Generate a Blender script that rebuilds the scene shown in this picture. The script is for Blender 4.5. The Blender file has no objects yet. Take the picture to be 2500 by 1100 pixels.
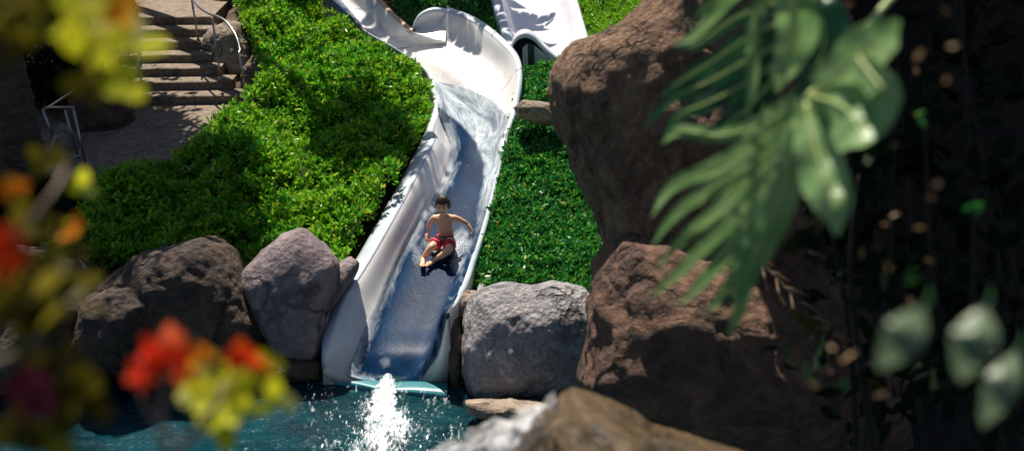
import bpy, bmesh, math, random
import numpy as np
from mathutils import Vector, noise, Matrix
random.seed(7); rng = np.random.default_rng(7)
SC = bpy.context.scene
COL = SC.collection
# ------------------------------------------------------------------ camera frame
H = 6.3; PITCH = math.radians(24.0); F = 2777.8
FW = np.array([0, math.cos(PITCH), -math.sin(PITCH)]); RT = np.array([1.0, 0, 0]); UP = np.array([0, math.sin(PITCH), math.cos(PITCH)])
CAM = np.array([0, 0, H])
def ray(px, py): return FW + RT*(px-1250)/F + UP*(550-py)/F
def atD(px, py, d): return CAM + ray(px, py)*d
def atY(px, py, Y): r = ray(px, py); return CAM + r*(Y/r[1])
def atZ(px, py, z): r = ray(px, py); return CAM + r*((z-H)/r[2])
def G(Y): return 0.19*(Y-10.2)
def atG(px, py, dz=0.0):
    r = ray(px, py)      # H + t rz = .19 (t ry - 10.2) + dz
    t = (H + 0.19*10.2 - dz)/(0.19*r[1] - r[2])
    return CAM + r*t
def proj(P):
    P = np.asarray(P, float) - CAM
    d = P @ FW
    return 1250 + F*(P[..., 0])/d, 550 - F*(P @ UP)/d
def interp(tab, y):
    ys = [a for a, b in tab]; xs = [b for a, b in tab]
    if y <= ys[0]: return xs[0] + (xs[1]-xs[0])*(y-ys[0])/(ys[1]-ys[0])
    if y >= ys[-1]: return xs[-1] + (xs[-1]-xs[-2])*(y-ys[-1])/(ys[-1]-ys[-2])
    return float(np.interp(y, ys, xs))
def inpoly(x, y, poly):
    x = np.asarray(x, float); y = np.asarray(y, float); ins = np.zeros(x.shape, bool)
    n = len(poly)
    for i in range(n):
        x1, y1 = poly[i]; x2, y2 = poly[(i+1) % n]
        if y1 == y2: continue
        c = ((y1 > y) != (y2 > y)) & (x < (x2-x1)*(y-y1)/(y2-y1)+x1)
        ins ^= c
    return ins
def dist_poly(x, y, poly):
    best = np.full(np.shape(x), 1e9); n = len(poly)
    for i in range(n):
        a = np.array(poly[i], float); b = np.array(poly[(i+1) % n], float); ab = b-a
        t = np.clip(((x-a[0])*ab[0]+(y-a[1])*ab[1])/max(ab@ab, 1e-9), 0, 1)
        best = np.minimum(best, np.hypot(x-a[0]-t*ab[0], y-a[1]-t*ab[1]))
    return best
# ------------------------------------------------------------------ object helpers
def tag(o, label=None, cat=None, group=None, kind=None):
    if label: o['label'] = label
    if cat: o['category'] = cat
    if group: o['group'] = group
    if kind: o['kind'] = kind
    return o
def thing(name, loc, label, cat, group=None):
    o = bpy.data.objects.new(name, None); COL.objects.link(o); o.location = tuple(loc); o.empty_display_size = .1
    return tag(o, label, cat, group)
def put(name, me, m, parent=None, smooth=True):
    o = bpy.data.objects.new(name, me); COL.objects.link(o)
    if m is not None and not me.materials: me.materials.append(m)
    if smooth and len(me.polygons): me.polygons.foreach_set('use_smooth', [True]*len(me.polygons))
    if parent is not None:
        o.parent = parent; o.matrix_parent_inverse = Matrix.Translation(parent.location).inverted()
    return o
def mesh(name, V, Fc, m, parent=None, smooth=True, attrs=None):
    me = bpy.data.meshes.new(name)
    me.from_pydata([tuple(v) for v in V], [], [tuple(int(i) for i in f) for f in Fc]); me.update()
    for k, a in (attrs or {}).items():
        at = me.attributes.new(k, 'FLOAT', 'POINT'); at.data.foreach_set('value', np.asarray(a, np.float32).ravel())
    return put(name, me, m, parent, smooth)
def fast_mesh(name, V, n, m, parent=None, smooth=False):
    """V: (k, n, 3) array of k polygons with n corners each (no sharing)"""
    V = np.asarray(V, np.float32); k = V.shape[0]
    me = bpy.data.meshes.new(name)
    me.vertices.add(k*n); me.vertices.foreach_set('co', V.reshape(-1))
    me.loops.add(k*n); me.loops.foreach_set('vertex_index', np.arange(k*n, dtype=np.int32))
    me.polygons.add(k); me.polygons.foreach_set('loop_start', np.arange(0, k*n, n, dtype=np.int32))
    me.polygons.foreach_set('loop_total', np.full(k, n, np.int32))
    me.update(calc_edges=True)
    return put(name, me, m, parent, smooth)
def grid_mesh(name, P, m, parent=None, attrs=None, mask=None, closed=False):
    a, b = P.shape[:2]; V = P.reshape(-1, 3); Fc = []
    for i in range(a-1):
        for j in range(b if closed else b-1):
            j2 = (j+1) % b
            if mask is None or mask[i, j]: Fc.append((i*b+j, i*b+j2, (i+1)*b+j2, (i+1)*b+j))
    return mesh(name, V, Fc, m, parent, attrs=attrs)
def tube(path, rad, seg=10, cap=True):
    P = [np.array(p, float) for p in path]; n = len(P)
    R = rad if hasattr(rad, '__len__') else [rad]*n
    V = []; Fc = []; prev = None
    for i in range(n):
        t = P[min(i+1, n-1)] - P[max(i-1, 0)]; t /= max(np.linalg.norm(t), 1e-9)
        if prev is None:
            a = np.cross(t, [0, 0, 1.0]); a = a if np.linalg.norm(a) > 1e-3 else np.array([1.0, 0, 0])
        else: a = prev - t*(prev@t)
        a /= np.linalg.norm(a); prev = a; b = np.cross(t, a)
        for j in range(seg):
            w = 2*math.pi*j/seg; V.append(P[i] + R[i]*(math.cos(w)*a + math.sin(w)*b))
    for i in range(n-1):
        for j in range(seg):
            j2 = (j+1) % seg; Fc.append((i*seg+j, i*seg+j2, (i+1)*seg+j2, (i+1)*seg+j))
    if cap: Fc.append(tuple(range(seg))[::-1]); Fc.append(tuple((n-1)*seg+j for j in range(seg)))
    return V, Fc
def merge(parts):
    V = []; Fc = []
    for v, f in parts:
        o = len(V); V += list(v); Fc += [tuple(i+o for i in q) for q in f]
    return V, Fc
def catmull(P, n):
    """P (k, ...) -> smooth samples along axis 0, n per segment"""
    P = np.asarray(P, float); k = len(P); E = np.concatenate([[2*P[0]-P[1]], P, [2*P[-1]-P[-2]]]); out = []
    for i in range(k-1):
        p0, p1, p2, p3 = E[i:i+4]
        for s in range(n):
            t = s/n; out.append(.5*((2*p1)+(-p0+p2)*t+(2*p0-5*p1+4*p2-p3)*t*t+(-p0+3*p1-3*p2+p3)*t**3))
    out.append(P[-1]); return np.array(out)
def loft(grid, nu, nv):
    a = catmull(grid, nu); return np.swapaxes(catmull(np.swapaxes(a, 0, 1), nv), 0, 1)
def normals(P):
    du = np.gradient(P, axis=0); dv = np.gradient(P, axis=1); n = np.cross(du, dv)
    n /= np.maximum(np.linalg.norm(n, axis=2, keepdims=True), 1e-9); n[n[..., 2] < 0] *= -1
    return n
def box_parts(c, s):
    c = np.array(c, float); s = np.array(s, float)/2
    V = [c+s*np.array(k) for k in ((-1,-1,-1),(1,-1,-1),(1,1,-1),(-1,1,-1),(-1,-1,1),(1,-1,1),(1,1,1),(-1,1,1))]
    return V, [(0,3,2,1),(4,5,6,7),(0,1,5,4),(1,2,6,5),(2,3,7,6),(3,0,4,7)]
# ------------------------------------------------------------------ materials
def mat(name):
    m = bpy.data.materials.new(name); m.use_nodes = True; nt = m.node_tree
    return m, nt, nt.nodes['Principled BSDF']
def nd(nt, t, **kw):
    n = nt.nodes.new(t)
    for k, v in kw.items():
        if k in n.inputs: n.inputs[k].default_value = v
        else: setattr(n, k, v)
    return n
def ramp(nt, fac, stops, interp='LINEAR'):
    r = nt.nodes.new('ShaderNodeValToRGB'); r.color_ramp.interpolation = interp; e = r.color_ramp.elements
    while len(e) < len(stops): e.new(.5)
    for el, (p, c) in zip(e, stops): el.position = p; el.color = (*c, 1) if len(c) == 3 else c
    nt.links.new(fac, r.inputs['Fac']); return r.outputs['Color']
def pos(nt, scale=(1, 1, 1)):
    g = nt.nodes.new('ShaderNodeNewGeometry'); mp = nt.nodes.new('ShaderNodeMapping'); mp.inputs['Scale'].default_value = scale
    nt.links.new(g.outputs['Position'], mp.inputs['Vector']); return mp.outputs['Vector']
def nz(nt, vec, scale, detail=6, rough=.6, dist=0):
    n = nd(nt, 'ShaderNodeTexNoise', Scale=scale, Detail=detail, Roughness=rough, Distortion=dist); nt.links.new(vec, n.inputs['Vector']); return n.outputs['Fac']
def mix(nt, fac, a, b, mode='MIX'):
    m = nt.nodes.new('ShaderNodeMix'); m.data_type = 'RGBA'; m.blend_type = mode
    for sock, v in ((m.inputs[0], fac), (m.inputs[6], a), (m.inputs[7], b)):
        if hasattr(v, 'is_linked'): nt.links.new(v, sock)
        elif isinstance(v, tuple): sock.default_value = (*v, 1)
        else: sock.default_value = v
    return m.outputs[2]
def mth(nt, op, a, b=None, clamp=False):
    m = nt.nodes.new('ShaderNodeMath'); m.operation = op; m.use_clamp = clamp
    for s, v in zip(m.inputs, (a, b)):
        if v is None: continue
        if hasattr(v, 'is_linked'): nt.links.new(v, s)
        else: s.default_value = v
    return m.outputs[0]
def bump(nt, bs, h, strength, dist):
    b = nd(nt, 'ShaderNodeBump', Strength=strength, Distance=dist); nt.links.new(h, b.inputs['Height']); nt.links.new(b.outputs['Normal'], bs.inputs['Normal'])
def rock_mat(name, c0, c1, c2, sc=1.0, bs_=.6, stretch=(1, 1, 1), rough=.85, pit=18, crack=.75):
    m, nt, b = mat(name); p = pos(nt, stretch)
    n1 = nz(nt, p, 1.6*sc, 8, .65, .3); n2 = nz(nt, p, 14*sc, 8, .7)
    base = ramp(nt, n1, [(.3, c0), (.52, c1), (.72, c2)])
    base = mix(nt, mth(nt, 'MULTIPLY', ramp(nt, n2, [(.35, (1, 1, 1)), (.6, (0, 0, 0))]), .55), base, tuple(x*.35 for x in c0))
    nt.links.new(base, b.inputs['Base Color']); b.inputs['Roughness'].default_value = rough
    v = nd(nt, 'ShaderNodeTexVoronoi', Scale=pit*sc); nt.links.new(p, v.inputs['Vector'])
    h = mth(nt, 'ADD', mth(nt, 'MULTIPLY', n2, .9), mth(nt, 'MULTIPLY', v.outputs['Distance'], .5))
    h = mth(nt, 'ADD', h, mth(nt, 'MULTIPLY', nz(nt, p, 50*sc, 4, .7), .35))
    dn = nd(nt, 'ShaderNodeTexNoise', Scale=2.5*sc, Detail=5.0); nt.links.new(p, dn.inputs['Vector'])
    wp = nt.nodes.new('ShaderNodeVectorMath'); wp.operation = 'MULTIPLY_ADD'; nt.links.new(dn.outputs['Color'], wp.inputs[0]); wp.inputs[1].default_value = (.9, .9, .9); nt.links.new(p, wp.inputs[2])
    cv = nd(nt, 'ShaderNodeTexVoronoi', Scale=.9*sc); cv.feature = 'DISTANCE_TO_EDGE'; nt.links.new(wp.outputs[0], cv.inputs['Vector'])
    ck = ramp(nt, cv.outputs['Distance'], [(0, (0, 0, 0)), (.035, (1, 1, 1))]); gate = ramp(nt, nz(nt, p, .9*sc, 2), [(.42, (1, 1, 1)), (.55, (0, 0, 0))])
    ck = mth(nt, 'MAXIMUM', ck, gate); h = mth(nt, 'ADD', h, mth(nt, 'MULTIPLY', ck, .8))
    st = ramp(nt, nz(nt, p, 4.5*sc, 6, .7, 1.0), [(.46, (0, 0, 0)), (.62, (1, 1, 1))])
    base = mix(nt, mth(nt, 'MULTIPLY', st, .35), base, tuple(min(1, x*1.5) for x in c2))
    base = mix(nt, mth(nt, 'MULTIPLY', mth(nt, 'SUBTRACT', 1.0, ck), crack), base, tuple(x*.25 for x in c0))
    g = nt.nodes.new('ShaderNodeNewGeometry'); sx_ = nt.nodes.new('ShaderNodeSeparateXYZ'); nt.links.new(g.outputs['Position'], sx_.inputs[0])
    wet = ramp(nt, mth(nt, 'ADD', sx_.outputs[2], mth(nt, 'MULTIPLY', n2, .25)), [(.12, (1, 1, 1)), (.26, (0, 0, 0))])
    base = mix(nt, mth(nt, 'MULTIPLY', wet, .75), base, (.02, .017, .010)); nt.links.new(base, b.inputs['Base Color'])
    bump(nt, b, h, bs_, .05/sc); return m
M = {}
M['rock_dark'] = rock_mat('dark_boulder', (.035, .028, .026), (.07, .050, .038), (.16, .10, .058), .8, .9)
M['rock_pale'] = rock_mat('pale_boulder', (.16, .13, .14), (.24, .19, .20), (.34, .27, .26), .9, .7)
M['rock_grey'] = rock_mat('pitted_grey_boulder', (.28, .27, .29), (.44, .42, .43), (.58, .55, .54), 1.0, 1.5, pit=20)
M['rock_brown'] = rock_mat('brown_outcrop', (.11, .056, .032), (.23, .13, .075), (.38, .24, .145), 1.5, 1.4, (1, 1, .75))
M['rock_low'] = rock_mat('purple_brown_rock', (.06, .030, .020), (.13, .070, .048), (.26, .14, .085), .7, .9, crack=.3)
M['rock_dusk'] = rock_mat('dark_purple_rock', (.018, .010, .008), (.04, .024, .019), (.09, .05, .032), .7, .8, crack=.3)
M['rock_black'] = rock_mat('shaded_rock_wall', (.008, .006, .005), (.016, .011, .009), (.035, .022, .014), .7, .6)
M['rock_tan'] = rock_mat('tan_stair_rock', (.16, .12, .09), (.30, .23, .17), (.42, .34, .26), 1.1, .7)
M['rock_ochre'] = rock_mat('wet_ochre_rock', (.018, .012, .005), (.055, .034, .010), (.13, .072, .02), 1.6, .4, rough=.6, crack=.2)
M['rock_olive'] = rock_mat('olive_brown_rock', (.010, .007, .003), (.024, .017, .006), (.045, .032, .010), 1.2, .4, crack=.2)
M['rock_wet'] = rock_mat('waterline_rock', (.02, .015, .01), (.055, .035, .02), (.12, .07, .04), 1.3, .7, rough=.4)
M['concrete'] = rock_mat('exposed_aggregate_concrete', (.11, .08, .055), (.22, .165, .12), (.34, .27, .205), 4, .35, pit=60)
M['riser'] = rock_mat('step_riser_concrete', (.12, .09, .07), (.20, .15, .11), (.28, .2, .15), 3, .35, pit=60)
M['soil'] = rock_mat('leaf_litter_soil', (.02, .012, .006), (.07, .04, .018), (.18, .10, .04), 5, .8)
def leaf_mat(name, stops, trans=.3, rough=.38, clump=None):
    m, nt, b = mat(name); g = nt.nodes.new('ShaderNodeNewGeometry')
    c = ramp(nt, g.outputs['Random Per Island'], stops)
    if clump:
        f = ramp(nt, nz(nt, pos(nt), clump[0], 3, .6), [(.35, (0, 0, 0)), (.65, (1, 1, 1))])
        c = mix(nt, mth(nt, 'MULTIPLY', f, clump[2]), c, clump[1])
    nt.links.new(c, b.inputs['Base Color']); b.inputs['Roughness'].default_value = rough
    b.inputs['Specular IOR Level'].default_value = .6
    t = nt.nodes.new('ShaderNodeBsdfTranslucent'); nt.links.new(c, t.inputs['Color'])
    ms = nt.nodes.new('ShaderNodeMixShader'); ms.inputs[0].default_value = trans
    nt.links.new(b.outputs[0], ms.inputs[1]); nt.links.new(t.outputs[0], ms.inputs[2])
    nt.links.new(ms.outputs[0], nt.nodes['Material Output'].inputs['Surface']); return m
M['leaf'] = leaf_mat('ground_cover_leaf', [(0, (.015, .12, .014)), (.4, (.07, .38, .022)), (.75, (.20, .54, .02)), (.9, (.42, .64, .03)), (.975, (.5, .52, .05)), (1, (.65, .42, .04))], .42, .42, (.8, (.24, .46, .012), .65))
M['leaf_blue'] = leaf_mat('cool_green_leaf', [(0, (.008, .10, .024)), (.5, (.03, .24, .035)), (.85, (.10, .42, .04)), (.97, (.28, .52, .04)), (1, (.5, .34, .03))], .36, .42, (1.3, (.03, .18, .04), .4))
M['tree_leaf'] = leaf_mat('tree_leaf', [(0, (.02, .06, .012)), (1, (.06, .13, .02))], .2)
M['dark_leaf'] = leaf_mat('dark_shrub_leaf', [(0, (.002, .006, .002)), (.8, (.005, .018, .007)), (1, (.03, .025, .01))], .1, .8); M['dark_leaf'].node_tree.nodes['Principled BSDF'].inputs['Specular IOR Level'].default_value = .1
M['dry_leaf'] = leaf_mat('dry_leaf', [(0, (.10, .05, .02)), (.6, (.28, .17, .09)), (1, (.4, .3, .2))], .3, .75)
M['yellow_leaf'] = leaf_mat('yellow_green_leaf', [(0, (.55, .56, .02)), (.6, (.80, .78, .03)), (1, (.85, .82, .3))], .7, .6)
M['olive_leaf'] = leaf_mat('olive_leaf', [(0, (.04, .035, .004)), (.6, (.13, .11, .008)), (1, (.30, .25, .02))], .55, .5)
M['red_bract'] = leaf_mat('red_bract', [(0, (.55, .015, .005)), (.5, (.75, .05, .008)), (.85, (.85, .13, .01)), (1, (.85, .16, .08))], .5, .6)
M['orange_bract'] = leaf_mat('orange_bract', [(0, (.7, .14, .01)), (.6, (.8, .28, .02)), (1, (.8, .45, .03))], .45, .6)
M['magenta_bract'] = leaf_mat('magenta_bract', [(0, (.14, .01, .02)), (1, (.35, .05, .07))], .4, .6)
for k_ in ('red_bract', 'orange_bract', 'magenta_bract', 'yellow_leaf', 'olive_leaf'):
    M[k_].node_tree.nodes['Principled BSDF'].inputs['Specular IOR Level'].default_value = .12
def simple(name, col, rough=.5, metal=0, nscale=None, namt=.3, spec=.5):
    m, nt, b = mat(name); b.inputs['Roughness'].default_value = rough; b.inputs['Metallic'].default_value = metal
    b.inputs['Specular IOR Level'].default_value = spec
    if nscale:
        c = mix(nt, mth(nt, 'MULTIPLY', nz(nt, pos(nt), nscale, 5), 1.0), tuple(x*(1-namt) for x in col), tuple(min(1, x*(1+namt)) for x in col))
        nt.links.new(c, b.inputs['Base Color'])
    else: b.inputs['Base Color'].default_value = (*col, 1)
    return m
M['steel'] = simple('brushed_steel', (.36, .36, .37), .32, 1, 30, .2)
M['bark'] = rock_mat('bark', (.03, .022, .016), (.07, .05, .035), (.12, .09, .06), 2, .8, (1, 1, 3))
M['twig'] = simple('pale_twig', (.22, .16, .12), .8, 0, 40, .4)
M['teal'] = simple('teal_paint', (.008, .17, .20), .4, 0, 6, .2)
M['seam'] = simple('seam_sealant', (.30, .32, .35), .6)
M['hollow'] = simple('slide_support_green', (.03, .06, .05), .6, 0, 5, .3)
def slide_mat(name, base, lo):
    m, nt, b = mat(name)
    n = nz(nt, pos(nt), 2.2, 7, .65, .6); n2 = nz(nt, pos(nt, (1, .25, 1)), 14, 6, .7)
    c = ramp(nt, n, [(.3, lo), (.6, base)]); c = mix(nt, mth(nt, 'MULTIPLY', n2, .25), c, lo)
    sp = ramp(nt, nz(nt, pos(nt), 60, 3, .5), [(.66, (0, 0, 0)), (.74, (1, 1, 1))]); c = mix(nt, mth(nt, 'MULTIPLY', sp, .3), c, (.3, .29, .27))
    g = nt.nodes.new('ShaderNodeNewGeometry'); sx_ = nt.nodes.new('ShaderNodeSeparateXYZ'); nt.links.new(g.outputs['Position'], sx_.inputs[0])
    zz = mth(nt, 'ADD', sx_.outputs[2], mth(nt, 'MULTIPLY', n2, .18)); st = ramp(nt, zz, [(.08, (1, 1, 1)), (.36, (0, 0, 0))])
    c = mix(nt, mth(nt, 'MULTIPLY', st, .8), c, (.10, .12, .10))
    dr = ramp(nt, nz(nt, pos(nt, (5, 5, .6)), 1.2, 5, .7), [(.5, (0, 0, 0)), (.75, (1, 1, 1))]); c = mix(nt, mth(nt, 'MULTIPLY', dr, .3), c, (.42, .38, .33))
    nt.links.new(c, b.inputs['Base Color']); b.inputs['Roughness'].default_value = .32
    b.inputs['Coat Weight'].default_value = .3; b.inputs['Coat Roughness'].default_value = .1
    return m
M['slide'] = slide_mat('slide_gelcoat', (.82, .80, .78), (.68, .67, .68))
M['slide2'] = slide_mat('second_slide_gelcoat', (.74, .74, .78), (.62, .64, .69))
M['rim'] = slide_mat('slide_rim', (.62, .68, .74), (.45, .52, .60))
M['rim_tan'] = simple('tan_edge', (.55, .36, .22), .5, 0, 6, .25)
# water in the slide
def flow_mat():
    m, nt, b = mat('slide_water'); a = nd(nt, 'ShaderNodeAttribute', attribute_name='foam'); uu = nd(nt, 'ShaderNodeAttribute', attribute_name='su'); vv = nd(nt, 'ShaderNodeAttribute', attribute_name='sv')  # foam attribute carries real foam and the painted sunlit water
    cv = nt.nodes.new('ShaderNodeCombineXYZ'); nt.links.new(uu.outputs['Fac'], cv.inputs[0]); nt.links.new(vv.outputs['Fac'], cv.inputs[1])
    mp = nt.nodes.new('ShaderNodeMapping'); mp.inputs['Scale'].default_value = (2.2, 9, 1); nt.links.new(cv.outputs[0], mp.inputs['Vector'])
    s = nz(nt, mp.outputs[0], 1.0, 9, .68, 1.2)
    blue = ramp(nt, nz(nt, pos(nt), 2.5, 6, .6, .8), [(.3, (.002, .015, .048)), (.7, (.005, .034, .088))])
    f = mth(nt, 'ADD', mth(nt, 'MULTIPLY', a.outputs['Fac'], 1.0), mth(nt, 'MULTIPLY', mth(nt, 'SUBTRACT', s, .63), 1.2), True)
    pale = ramp(nt, s, [(.3, (.20, .27, .33)), (.55, (.50, .56, .61)), (.7, (.7, .75, .78))])  # pale tone serves real foam and the painted sunlit water of the bend
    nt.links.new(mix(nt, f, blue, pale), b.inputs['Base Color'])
    b.inputs['Roughness'].default_value = .34; b.inputs['Specular IOR Level'].default_value = .045
    bump(nt, b, s, .2, .02); return m
M['flow'] = flow_mat()
def pool_mat():
    m, nt, b = mat('pool_water')
    c = ramp(nt, nz(nt, pos(nt), 1.1, 5, .6, .5), [(.35, (.001, .018, .027)), (.7, (.004, .068, .084))])
    nt.links.new(c, b.inputs['Base Color']); b.inputs['Roughness'].default_value = .06; b.inputs['IOR'].default_value = 1.33
    p = pos(nt, (1, 1.6, 1)); h = mth(nt, 'ADD', nz(nt, p, 5, 4, .6, .6), mth(nt, 'MULTIPLY', nz(nt, p, 18, 3, .6, .4), .35))
    bump(nt, b, h, .8, .12); return m
M['pool'] = pool_mat()
def foam_mat():
    m, nt, b = mat('white_water')
    c = ramp(nt, nz(nt, pos(nt), 12, 7, .7), [(.32, (.25, .45, .52)), (.5, (.75, .82, .85)), (.62, (.9, .92, .93))])
    nt.links.new(c, b.inputs['Base Color']); b.inputs['Roughness'].default_value = .3; bump(nt, b, nz(nt, pos(nt), 20, 6, .7), .35, .03)
    return m
M['foam'] = foam_mat()
def foam_soft():
    m = foam_mat(); nt = m.node_tree; b = nt.nodes['Principled BSDF']; a = nd(nt, 'ShaderNodeAttribute', attribute_name='den')
    h = mth(nt, 'ADD', mth(nt, 'MULTIPLY', a.outputs['Fac'], .95), mth(nt, 'MULTIPLY', mth(nt, 'SUBTRACT', nz(nt, pos(nt, (1.8, .5, 1)), 16, 7, .75), .46), 2.2)); nt.links.new(mth(nt, 'ADD', h, 0, True), b.inputs['Alpha']); return m
M['drop'] = simple('water_drop', (.8, .87, .9), .08)
# ------------------------------------------------------------------ ground
def ground():
    xs = np.linspace(-26, 26, 105); ys = np.concatenate([np.linspace(-14, 10.0, 13), np.linspace(10.3, 60, 100)])
    P = np.zeros((len(ys), len(xs), 3))
    for i, y in enumerate(ys):
        for j, x in enumerate(xs):
            z = -1.2 if y < 10.15 else G(y)-.10 + .05*noise.noise(Vector((x, y, 0)))
            if x < -2.6 and y > 12.4:
                zp = .95-(16.6-min(y, 16.6))*.10 + max(0, y-16.6)*.38 - .16; k = min(1, (-2.6-x)/.5); z = min(z, z*(1-k)+zp*k)
            if y > 24: z += (y-24)*.25
            P[i, j] = (x, y, z)
    o = grid_mesh('ground', P, M['soil']); tag(o, kind='structure')
ground()
def pool():
    n = 230; xs = np.linspace(-12, 12, 150); ys = np.linspace(-6, 10.9, 150); P = np.zeros((150, 150, 3))
    for i, y in enumerate(ys):
        for j, x in enumerate(xs):
            d = math.hypot(x+1.25, (y-9.6)); a = .02+.05*math.exp(-(d/1.2)**2)
            P[i, j] = (x, y, -.045+a*(noise.fractal(Vector((x*1.8, y*2.4, 1)), 1, 2, 4)))
    o = grid_mesh('pool_water', P, M['pool']); tag(o, kind='structure')
pool()
# ------------------------------------------------------------------ boulders
def boulder(name, outline, d, thick, m, label, cat='boulder', p=2.6, amp=.05, sub=5, group=None, seed=0, center=None, nsc=1.0):
    O = np.array(outline, float)
    if center is None: center = O.mean(0)
    c = np.array(center, float); C0 = atD(c[0], c[1], d); s = d/F
    n = len(O); bm = bmesh.new(); bmesh.ops.create_icosphere(bm, subdivisions=sub, radius=1)
    ang = np.linspace(-math.pi, math.pi, 361); rad = np.zeros(361)
    for k, w in enumerate(ang):
        dx, dy = math.cos(w), -math.sin(w); best = 0
        for i in range(n):
            a = O[i]-c; b = O[(i+1) % n]-c; e = b-a; den = dx*e[1]-dy*e[0]
            if abs(den) < 1e-9: continue
            t = (a[0]*e[1]-a[1]*e[0])/den; u = (a[0]*dy-a[1]*dx)/den
            if t > 0 and -1e-6 <= u <= 1+1e-6: best = max(best, t)
        rad[k] = best
    k = np.array([.25, .5, .25]); 
    for _ in range(3): rad = np.convolve(np.concatenate([rad[-2:-1], rad, rad[1:2]]), k, 'valid')
    size = rad.mean()*s
    for v in bm.verts:
        a, b, e = v.co; rho = math.hypot(a, b); sc = (rho**p + abs(e)**p)**(-1/p)
        w = math.atan2(b, a); R = np.interp(w, ang, rad)*s
        q = C0 + RT*(a*sc*R) + UP*(b*sc*R) + FW*(e*sc*thick)
        N = RT*a+UP*b+FW*e
        vv = Vector(q)*nsc/max(size, .05)
        h = noise.fractal(vv*1.3+Vector((seed, 3, 1)), .8, 2, 4)*.9 - abs(noise.noise(vv*2.2+Vector((seed, 0, 5))))*.6 + noise.fractal(vv*8+Vector((seed, 0, 9)), .6, 2, 3)*.18
        v.co = Vector(q + N*h*amp*size*2)
    me = bpy.data.meshes.new(name); bm.to_mesh(me); bm.free()
    return tag(put(name, me, m), label, cat, group)
B = boulder
B('boulder', [(225,700),(290,655),(350,612),(440,590),(520,572),(560,600),(595,660),(625,720),(655,790),(650,860),(600,915),(450,925),(300,915),(240,820)], 12.2, .8, M['rock_dark'], 'huge dark boulder with sunlit brown top edge left of the pale boulder', p=3, amp=.035, sub=6, seed=1)
B('boulder', [(205,725),(255,700),(330,690),(372,735),(372,820),(330,900),(230,910),(190,850)], 11.6, .45, M['rock_dark'], 'lower dark boulder in front of the huge one at its left corner', amp=.05, seed=2)
B('boulder', [(600,655),(640,612),(690,565),(740,552),(790,595),(826,640),(832,700),(805,760),(792,850),(765,915),(690,915),(655,830),(620,770),(598,705)], 12.2, .5, M['rock_pale'], 'pale pinkish boulder beside the left wall of the slide', p=3, amp=.03, seed=3)
B('boulder', [(560,875),(650,850),(740,865),(792,880),(795,925),(700,930),(560,925)], 12.0, .4, M['rock_wet'], 'low wet brown rock at the waterline under the pale boulder', 'rock', seed=4, amp=.08)
B('boulder', [(800,660),(850,625),(880,640),(850,700),(815,750),(800,830),(795,900),(775,890),(780,760)], 12.4, .35, M['rock_pale'], 'narrow rock wedged between pale boulder and slide', 'rock', seed=5)
B('boulder', [(1130,780),(1150,718),(1210,690),(1250,684),(1300,696),(1350,684),(1430,700),(1470,760),(1470,900),(1420,960),(1330,985),(1200,988),(1138,965),(1124,860)], 11.9, .75, M['rock_grey'], 'big blocky pitted grey boulder right of the slide mouth', p=2.2, amp=.035, sub=6, seed=6)
B('boulder', [(1102,735),(1140,705),(1175,715),(1170,765),(1120,780)], 12.3, .3, M['rock_tan'], 'small tan rock on the upper left corner of the grey boulder', 'rock', seed=7)
B('boulder', [(1096,778),(1122,772),(1134,860),(1134,965),(1104,968),(1092,870)], 12.05, .3, M['rock_wet'], 'thin brown rock between slide mouth and grey boulder', 'rock', seed=8)
B('boulder', [(1130,978),(1250,972),(1345,985),(1345,1030),(1230,1030),(1150,1010)], 11.1, .3, M['rock_tan'], 'low flat ledge rock in the water below the grey boulder', 'rock', seed=9)
B('boulder', [(1252,264),(1275,246),(1310,248),(1355,256),(1370,290),(1340,308),(1290,294),(1262,286)], 15.2, .35, M['rock_tan'], 'small reddish rock poking out of the hedge beside the slide bend', 'rock', seed=10)
B('rock_outcrop', [(1335,215),(1345,170),(1388,113),(1440,100),(1500,80),(1560,15),(1600,-80),(2000,-120),(2100,200),(1980,560),(1800,740),(1620,760),(1520,680),(1478,590),(1455,520),(1420,450),(1385,360),(1340,280)], 8.2, 1.0, M['rock_brown'], 'tall brown rough rock outcrop bulging behind the split leaves', 'rock', p=3, amp=.032, sub=6, seed=11, center=(1680, 280), nsc=1.4)
B('rock_outcrop', [(1405,930),(1440,790),(1452,640),(1500,560),(1600,520),(1800,540),(2000,600),(2200,800),(2200,1080),(1900,1120),(1650,1090),(1500,1010)], 8.4, 1.0, M['rock_low'], 'lower dark purple brown rock mass under the tall outcrop', 'rock', p=2.6, amp=.022, sub=6, seed=12, nsc=1.0)
B('boulder', [(1410,940),(1428,800),(1455,660),(1510,575),(1620,560),(1780,620),(1900,720),(2000,860),(2060,1000),(1960,1120),(1700,1120),(1500,1010)], 7.5, .75, M['rock_low'], 'broad reddish brown rock bulging from the foot of the tall outcrop', 'rock', p=2.2, amp=.04, sub=6, seed=31, nsc=1.3)
B('rock', [(1215,1130),(1300,1050),(1335,1010),(1395,955),(1490,985),(1620,1060),(1760,1105),(1900,1150),(2000,1200),(2100,1350),(1200,1350)], 3.3, .45, M['rock_ochre'], 'wet ochre stained rock with water running down its left side', 'rock', amp=.04, sub=6, seed=13)
B('rock_wall', [(1750,-300),(2700,-300),(2900,300),(2850,1300),(2000,1350),(1800,900),(1900,600)], 9.5, 1.2, M['rock_black'], 'dark shaded rock wall filling the right side', 'rock wall', p=5, amp=.03, sub=6, seed=15)
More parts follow.
